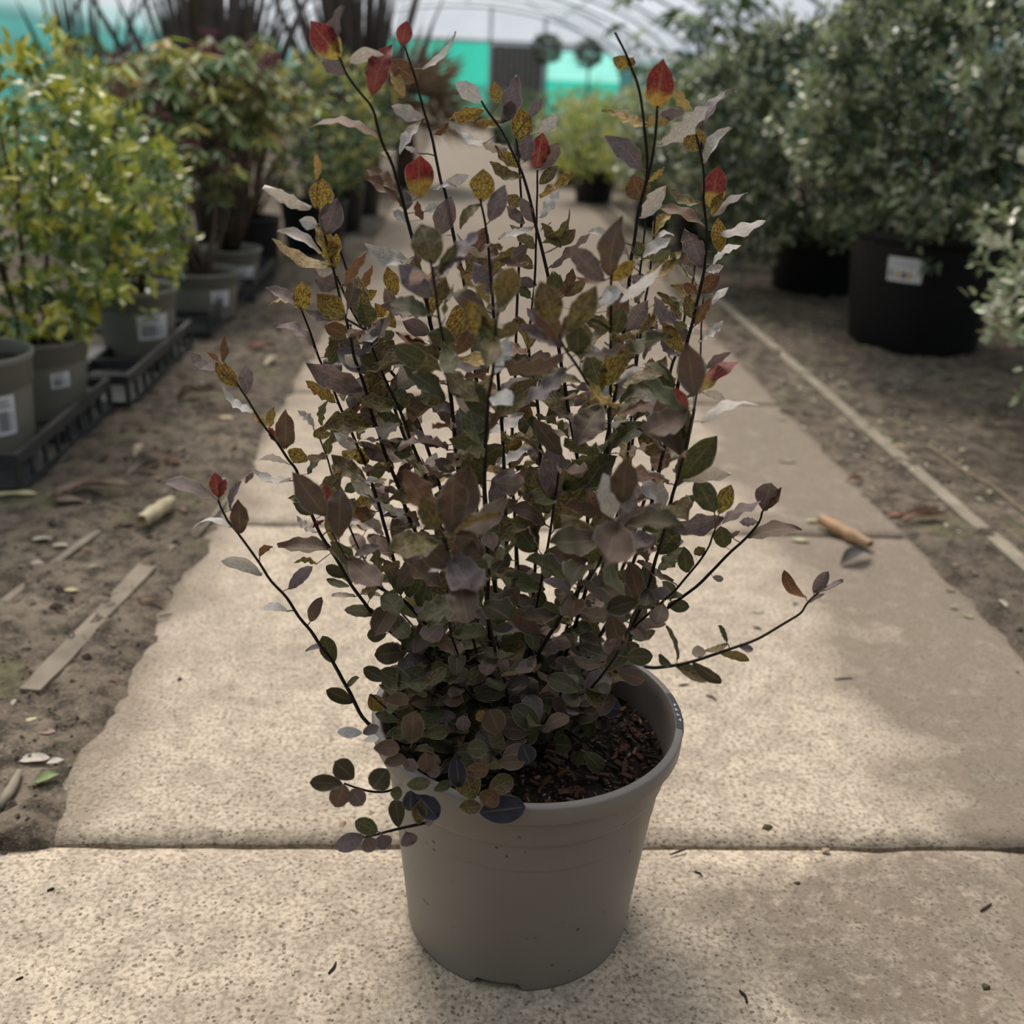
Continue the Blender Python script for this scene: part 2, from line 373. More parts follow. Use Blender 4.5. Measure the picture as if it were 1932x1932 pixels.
def leaf_geo(B, Tp, wW, theta, n_face, typ, seed, stem_pt=None, wave=1.0, obov=.5, rnd=.72):
    """curled leaf from base B to tip Tp, full width wW, turned by theta about its axis; returns verts, faces, tint, spot, luv"""
    r = random.Random(seed)
    a = Tp-B; L = a.length; a = a/L
    n0 = (n_face-a*n_face.dot(a)).normalized(); s0 = a.cross(n0)
    n = n0*cos(theta)+s0*sin(theta); s = a.cross(n)
    nu, nv = 12, 4
    cup = r.uniform(-.05, .25); arch = r.uniform(-.16, .2)*L; ph = r.uniform(0, 6.3); fr = r.uniform(2.2, 4.2); am = wave*r.uniform(.035, .115)*L*(1-.55*abs(sin(theta))); tw = r.uniform(-.5, .5)*wave; tipc = r.uniform(-.25, .25)*L*wave
    V = []; Cc = []; Sp = []; U = []
    bt, tt, sc, sa = T[typ]; jt = r.uniform(.92, 1.4); hs = r.uniform(-.07, .07)
    bt = tuple(c*jt*(1+hs*k) for c, k in zip(bt, (1, 0, -1))); tt = tuple(c*jt*(1+hs*k) for c, k in zip(tt, (1, 0, -1)))
    br = .36 if typ == 'r' else .5
    pk = obov
    for i in range(nu+1):
        u = i/nu
        q = u**(math.log(.5)/math.log(pk)); prof = sin(pi*q)**rnd if 0 < q < 1 else 0
        if u > .8 and rnd > .6: prof *= 1-(u-.8)/.2*.3
        for j in range(nv+1):
            v = j/nv*2-1
            hw = wW/2*max(prof, .03)
            x = v*hw*(1+wave*.16*noise.noise(Vector((u*4.5, v*1.2, seed*1.7))))
            z = abs(v)**1.4*cup*wW+sin(pi*u)*arch+am*abs(v)**1.5*sin(fr*2*pi*u+ph+(2.3 if v > 0 else 0))*prof+tipc*u**4
            ca = tw*(u-.3)
            x2 = x*cos(ca)-z*sin(ca)*.3; z2 = z+x*sin(ca)
            V.append(B+a*(u*L)+s*x2+n*z2)
            k = min(1, max(0, (u-br+.07)/.14+1.5*noise.noise(Vector((u*7, v*2.5, seed))))) if typ in 'rR' else u
            Cc.append(tuple(b_*(1-k)+t_*k for b_, t_ in zip(bt, tt))+(1,)); Sp.append(tuple(sc)+(sa,)); U.append((u+seed*.37 % 9, v*.5, seed*.731 % 50))
    nn = nv+1
    Fc = [(i*nn+j, i*nn+j+1, (i+1)*nn+j+1, (i+1)*nn+j) for i in range(nu) for j in range(nv)]
    if stem_pt is not None and .002 < (stem_pt-B).length < .045:
        k = len(V); mid = (stem_pt+B)/2+n*.001
        e1 = s*.00055; e2 = n*.00055; e3 = -(e1+e2)
        for p_ in (stem_pt, mid, B+a*(.04*L)):
            for e in (e1, e2, e3):
                V.append(p_+e); Cc.append((.24, .17, .09, 1)); Sp.append((.2, .1, .06, .2)); U.append((seed % 9, .3, 0))
        for q_ in (0, 3):
            for e in range(3): Fc.append((k+q_+e, k+q_+(e+1) % 3, k+q_+3+(e+1) % 3, k+q_+3+e))
    return V, Fc, Cc, Sp, U

# ------------------------------------------------------------------ the potted shrub (subject)
PX, PY = .0765, .89
plant = thing('potted_shrub', (PX, PY, 0), 'tall wiry shrub with mottled purple green leaves in a taupe plastic pot on the concrete', 'plant')
PO = Vector((PX, PY, 0))
def lpot():
    b = MB()
    prof = [(.001, .012), (.112, .012), (.1155, .0), (.1215, .0), (.1222, .003), (.1228, .012), (.1395, .186), (.1402, .196), (.1425, .201), (.1455, .2045), (.1465, .209), (.1500, .2365), (.1503, .2375), (.1508, .2380), (.1568, .2392), (.1578, .2396), (.1582, .2404), (.1588, .2560), (.1584, .2576), (.1572, .2586), (.1520, .2594), (.1512, .2592), (.1503, .2582), (.1465, .246), (.1425, .205), (.139, .17)]
    def zm(i, a, z):
        d = math.degrees(a) % 360
        if i in (2, 3, 4):
            for c in (18, 90, 162, 257):
                if abs((d-c+180) % 360-180) < 11: return max(z, .0095)
        return z
    b.lathe(prof, 144, 0, (0, 0, 0), zm)
    return b.build('pot', POTGREY, plant, True)
pot = lpot()
def rim_label(a0, a1, r0, r1, z, mat, name, tri=None):
    V = []; n = 10
    for i in range(n+1):
        a = radians(a0+(a1-a0)*i/n)
        V += [(r0*cos(a), r0*sin(a), z), (r1*cos(a), r1*sin(a), z)]
    return V, [(i*2, i*2+2, i*2+3, i*2+1) for i in range(n)]
b = MB()
def pz(r): return .2596 if r < .1520 else .2596-(r-.1520)*.154
def rimpatch(a0, a1, f0, f1, m, dz=0.0):
    n = 6; V = []
    for i in range(n+1):
        a = radians(a0+(a1-a0)*i/n)
        for k in range(4):
            f = f0+(f1-f0)*k/3; r = .1516+f*.0055
            V.append((r*cos(a), r*sin(a), pz(r)+.0002+dz))
    b.add(V, [(i*4+k, i*4+k+1, (i+1)*4+k+1, (i+1)*4+k) for i in range(n) for k in range(3)], m)
rimpatch(-13, 11, 0, 1, 0)
n = 8; V = []
for i in range(n+1):
    a = radians(-13+24*i/n)
    for z, r_ in ((.2590, .1577), (.2560, .1594), (.2490, .1592)): V.append((r_*cos(a), r_*sin(a), z))
b.add(V, [(i*3+k, i*3+k+1, i*3+k+4, i*3+k+3) for i in range(n) for k in range(2)], 0)
for a, z in ((4, .252), (1, .255), (-2, .251), (-5, .255), (-8, .2525)):
    b.add([(.1597*cos(radians(a+da)), .1597*sin(radians(a+da)), z+dz_) for da, dz_ in ((-1.3, -.0018), (1.2, -.0012), (.2, .0024))], [(0, 1, 2)], 1)
def rimtri(P, m=1):
    V = []
    for a, f in P:
        r = .1516+f*.0055; V.append((r*cos(radians(a)), r*sin(radians(a)), pz(r)+.0007))
    b.add(V, [tuple(range(len(P)))], m)
for P in (((3.5, .25), (1.5, .2), (2.6, .8)), ((.4, .15), (-1.6, .2), (-1.0, .75)), ((-3.2, .2), (-5.0, .25), (-4.4, .8)), ((-6.4, .9), (-8.4, .9), (-7.6, .35))):
    rimtri(P)
rl = b.build('rim_label', [INK, WHITE], pot)
rl['label'] = 'black rim strip printed with white marks'

# soil and bark
SZ = .212
def soil_mesh(R, n=40, m=14, amp=.004, seed=0):
    V = [(0, 0, amp)]; Fc = []
    for i in range(1, m+1):
        r = R*i/m
        for k in range(n):
            a = 2*pi*k/n; x, y = r*cos(a), r*sin(a)
            V.append((x, y, noise.fractal(Vector((x*60+seed, y*60, 1)), .9, 2, 3)*amp))
    for k in range(n): Fc.append((0, 1+k, 1+(k+1) % n))
    for i in range(m-1):
        for k in range(n):
            k2 = (k+1) % n; Fc.append((1+i*n+k, 1+(i+1)*n+k, 1+(i+1)*n+k2, 1+i*n+k2))
    return V, Fc
V, Fc = soil_mesh(.1445)
soil = link('soil', mesh('soil', V, Fc, SOIL), plant, (0, 0, SZ))
CHIPM = [plain('bark_chip_%s' % n, c, .85, .2, .35, 120, .4) for n, c in (('red', (.10, .046, .030)), ('brown', (.075, .046, .034)), ('dark', (.022, .016, .013)), ('tan', (.22, .14, .09)))]
CH = []
for q in range(12):
    r = random.Random(q); b = MB()
    V = [Vector((x*(1 if x < 0 else r.uniform(.6, 1))*.5, y*.5*r.uniform(.5, 1), z*.5*r.uniform(.6, 1))) for x in (-1, 0, 1) for y in (-1, 1) for z in (-1, 1)]
    b.add(V, [(0, 1, 3, 2), (8, 10, 11, 9), (0, 4, 5, 1), (4, 8, 9, 5), (2, 3, 7, 6), (6, 7, 11, 10), (1, 5, 7, 3), (5, 9, 11, 7), (0, 2, 6, 4), (4, 6, 10, 8)])
    CH.append(mesh('bark_chip', b.v, b.f, CHIPM[[0, 1, 2, 0, 1, 2, 3, 0, 1, 2, 1, 0][q]], False))
for i in range(280):
    r = random.Random(100+i); a = r.uniform(-2.4, 1.5); rr = .138*math.sqrt(r.random())
    o = link('bark_chip', CH[i % 12], soil, (rr*cos(a), rr*sin(a), .004+.003*r.random()))
    L = r.uniform(.006, .015)
    o.scale = (L, L*r.uniform(.25, .5), L*r.uniform(.2, .35)); o.rotation_euler = (r.uniform(-.5, .5), r.uniform(-.4, .4), r.uniform(0, 6.3))

b = MB(); rr_ = random.Random(5)
for i in range(1500):
    a = rr_.uniform(0, 6.3); q = .142*math.sqrt(rr_.random()); L = rr_.uniform(.002, .006); R_ = Matrix.Rotation(rr_.uniform(0, 6.3), 3, 'Z') @ Matrix.Rotation(rr_.uniform(-.8, .8), 3, 'Y')
    b.box((q*cos(a), q*sin(a), .003+.003*rr_.random()), (L, L*.45, L*.35), rr_.choice((0, 1, 1, 2, 2, 2, 3)), R_)
o = b.build('bark_crumbs', CHIPM, soil); o['kind'] = 'stuff'
# stems: pixel polylines from tip to base, tip depth Y
STEMS = [
 ('A',.88,[(636,100),(657,145),(686,182),(704,207),(719,263),(742,315),(755,356),(766,403),(778,449),(790,499),(805,567),(817,631),(838,681),(848,729),(857,820),(872,950),(895,1100),(925,1300)]),
 ('B',.93,[(762,85),(786,155),(798,203),(817,267),(831,342),(839,360),(851,416),(859,457),(869,499),(877,538),(890,640),(905,780),(915,930),(935,1120),(960,1300)]),
 ('C',.87,[(906,375),(916,424),(922,476),(928,548),(934,620),(940,720),(950,850),(955,1000),(960,1150),(965,1310)]),
 ('D',.70,[(940,590),(937,610),(930,693),(923,743),(916,836),(914,940),(919,1021),(921,1072),(921,1161),(935,1340)]),
 ('E',.93,[(908,190),(916,204),(947,248),(972,298),(988,334),(1001,383),(1011,424),(1024,479),(1036,530),(1057,673),(1066,729),(1074,782),(1084,834),(1099,919),(1109,981),(1090,1120),(1040,1290)]),
 ('E2',1.0,[(1014,320),(1013,388),(1011,472),(1009,526),(997,650),(1006,702),(1016,782),(1019,857),(1018,969),(1012,1043),(1005,1150),(1000,1290)]),
 ('G',1.05,[(972,255),(978,292),(984,389),(982,445),(979,499),(975,600),(970,760),(962,900),(970,950),(975,1100),(980,1270)]),
 ('G2',1.02,[(963,250),(962,500),(956,640),(949,743),(954,816),(962,878),(970,950),(980,1120),(985,1285)][3:]),
 ('EF',.70,[(1056,630),(1061,650),(1086,687),(1113,727),(1148,778),(1150,860)]),
 ('F',.78,[(1153,518),(1153,524),(1152,586),(1153,669),(1151,752),(1151,785),(1148,830),(1144,878),(1140,940),(1136,973),(1120,1060),(1085,1180),(1040,1310)]),
 ('H',.90,[(1160,61),(1180,100),(1191,127),(1206,172),(1214,226),(1220,284),(1220,340),(1206,392),(1197,450),(1191,487),(1187,535),(1179,607),(1170,667),(1162,731),(1156,769),(1140,860),(1125,960),(1090,1110),(1045,1270)]),
 ('H2',.88,[(1241,200),(1239,236),(1233,288),(1222,338),(1212,370)]),
 ('H3',1.08,[(1218,402),(1216,441),(1208,516),(1204,590),(1199,690),(1190,800),(1170,950),(1120,1120),(1060,1250)]),
 ('H4',1.12,[(1236,395),(1236,406),(1230,483),(1222,545),(1218,564),(1208,632),(1201,690),(1200,760),(1185,900),(1150,1080),(1080,1240)]),
 ('I',.96,[(1309,238),(1322,284),(1328,330),(1328,381),(1334,433),(1330,490),(1328,516),(1314,576),(1307,607),(1297,644),(1282,711),(1268,773),(1250,860),(1215,1000),(1160,1150),(1080,1280)]),
 ('I2',1.0,[(1323,190),(1324,236),(1325,280)]),
 ('I3',1.1,[(1323,410),(1311,503),(1307,532),(1293,593),(1286,638),(1276,669),(1266,700),(1250,800),(1220,930),(1160,1110),(1085,1250)]),
 ('I4',1.1,[(1328,560),(1324,599),(1321,669),(1310,770),(1280,900),(1200,1100),(1090,1260)]),
 ('J',.72,[(1309,770),(1307,786),(1298,828),(1279,898),(1265,952),(1247,1026),(1238,1052),(1224,1108),(1201,1164),(1182,1197),(1161,1238),(1100,1310)]),
 ('K',.85,[(1438,965),(1433,984),(1410,1012),(1368,1052),(1326,1096),(1288,1126),(1260,1147),(1238,1166),(1190,1205),(1110,1290)]),
 ('K2',.80,[(1349,1000),(1330,1045),(1293,1091),(1270,1117),(1216,1165),(1160,1215),(1090,1300)]),
 ('L',.96,[(1560,1105),(1536,1125),(1521,1141),(1510,1157),(1480,1176),(1433,1204),(1391,1220),(1349,1234),(1307,1248),(1275,1255),(1235,1260),(1200,1258),(1120,1275),(1060,1300)]),
 ('M',.80,[(412,943),(428,980),(448,1006),(489,1062),(512,1097),(541,1128),(564,1164),(586,1190),(605,1219),(628,1250),(655,1298),(671,1329),(694,1364),(750,1400),(850,1400)]),
 ('N',.86,[(446,722),(466,752),(486,786),(503,810),(524,837),(544,868),(559,887),(570,920),(584,959),(596,990),(608,1013),(636,1058),(661,1101),(686,1135),(710,1166),(735,1190),(756,1207),(830,1270),(890,1330)]),
 ('O',.74,[(640,960),(626,1004),(648,1045),(675,1079),(704,1101),(731,1118),(760,1132),(789,1161),(810,1186),(839,1207),(900,1290)][1:]),
 ('P',.88,[(598,390),(612,441),(625,493),(637,544),(652,600),(660,627),(668,671),(681,708),(689,735),(701,778),(716,822),(733,874),(753,923),(770,973),(786,1008),(830,1120),(900,1280)]),
 ('P2',1.03,[(640,460),(644,478),(660,528),(673,569),(700,650),(740,760),(790,900),(850,1080),(920,1270)]),
 ('P3',.98,[(636,520),(641,534),(660,577),(685,621),(716,662),(735,698),(749,718),(790,800),(830,920),(880,1100),(930,1280)]),
 ('Q',.92,[(700,648),(704,660),(728,718),(745,754),(761,789),(772,822),(786,857),(799,888),(830,990),(880,1150),(925,1300)]),
 ('R',.95,[(569,585),(584,621),(602,675),(623,719),(640,763),(652,790),(673,839),(689,874),(712,944),(728,1002),(741,1049),(760,1100),(800,1190),(860,1290)]),
 ('S',1.03,[(604,828),(619,868),(633,918),(650,970),(690,1060),(760,1160),(860,1270)]),
 ('T',.88,[(650,600),(680,617),(699,631),(716,655)]),
 ('U',.74,[(812,490),(819,528),(828,600),(840,662),(844,702),(853,766),(857,822),(863,867),(886,917),(898,956),(915,1100),(930,1310)]),
 ('V',.66,[(835,1005),(841,1025),(853,1062),(880,1150),(920,1330)]),
 ('W',.68,[(866,1085),(870,1091),(893,1128),(924,1176),(950,1330)]),
 ('X',.67,[(1167,981),(1157,1008),(1141,1041),(1122,1075),(1097,1108),(1079,1132),(1048,1180),(1021,1224),(1000,1259),(960,1340)]),
 ('Y',.74,[(845,1085),(845,1145),(851,1197),(864,1234),(880,1270),(905,1360)]),
 ('Z',.80,[(1056,880),(1049,930),(1041,981),(1033,1033),(1015,1130),(985,1310)]),
 ('BB',.70,[(685,1580),(720,1572),(752,1564),(793,1555),(832,1543),(852,1528),(871,1504),(900,1460),(925,1400)]),
 ('CC',.78,[(650,1478),(671,1486),(697,1493),(731,1493),(765,1478),(820,1450),(890,1390)]),
 ('DD',.72,[(800,1425),(830,1470),(820,1470),(850,1440),(905,1380)][2:]),
 ('EE',.74,[(945,1415),(930,1470),(915,1500),(925,1440),(935,1380)][3:]),
 ('FF',.80,[(1120,1410),(1095,1395),(1065,1375),(1040,1350),(1000,1330)]),
 ('GG',.88,[(1150,1325),(1110,1340),(1070,1335),(1010,1320)]),
 ('HH',.70,[(1200,1150),(1180,1200),(1150,1255),(1090,1320),(1010,1350)]),
 ('II',.78,[(700,1310),(740,1345),(790,1370),(860,1370)]),
]
SB = []        # (name, world points, pixel points, object)
def catmull(P, k=3):
    out = []
    for i in range(len(P)-1):
        p0, p1, p2, p3 = P[max(i-1, 0)], P[i], P[i+1], P[min(i+2, len(P)-1)]
        for j in range(k):
            t = j/k; out.append(.5*((2*p1)+(p2-p0)*t+(2*p0-5*p1+4*p2-p3)*t*t+(3*p1-p0-3*p2+p3)*t**3))
    return out+[P[-1]]
JOIN = {'EF': 'F', 'H2': 'H', 'I2': 'I', 'T': 'P3'}
SMAP = {}
for nm, Yt, P in STEMS:
    P = P[::-1]
    if nm in JOIN:
        hp = SMAP[JOIN[nm]] if JOIN[nm] in SMAP else None
        Yb = min(hp, key=lambda s: hypot(s[1][0]-P[0][0], s[1][1]-P[0][1]))[0].y if hp else .9
    else:
        g_ = ground(P[0][0], P[0][1], SZ); Yb = g_.y
    ln = [0]
    for i in range(1, len(P)): ln.append(ln[-1]+hypot(P[i][0]-P[i-1][0], P[i][1]-P[i-1][1]))
    W = [at(x, y, Yb+(Yt-Yb)*(l/ln[-1])) for (x, y), l in zip(P, ln)]
    W = catmull(W)
    for i_, q in enumerate(W): W[i_] = q+Vector((noise.noise(q*40), noise.noise(q*40+Vector((9, 0, 0))), 0))*.0007
    r0 = .0022 if len(P) > 7 else .0014
    rad = [r0+( .0009-r0)*(i/(len(W)-1))**1.2 for i in range(len(W))]
    b = MB(); b.tube([q-PO for q in W], rad, 6)
    o = b.build('stem', STEM, plant, True)
    SMAP[nm] = [(q, proj(q)) for q in W]
    SB.append((nm, W, [proj(q) for q in W], o))
SPX = np.array([p for s in SB for p in s[2]]); SPW = [q for s in SB for q in s[1]]; SPO = [s[3] for s in SB for q in s[1]]
SPY = np.array([q.y for q in SPW])

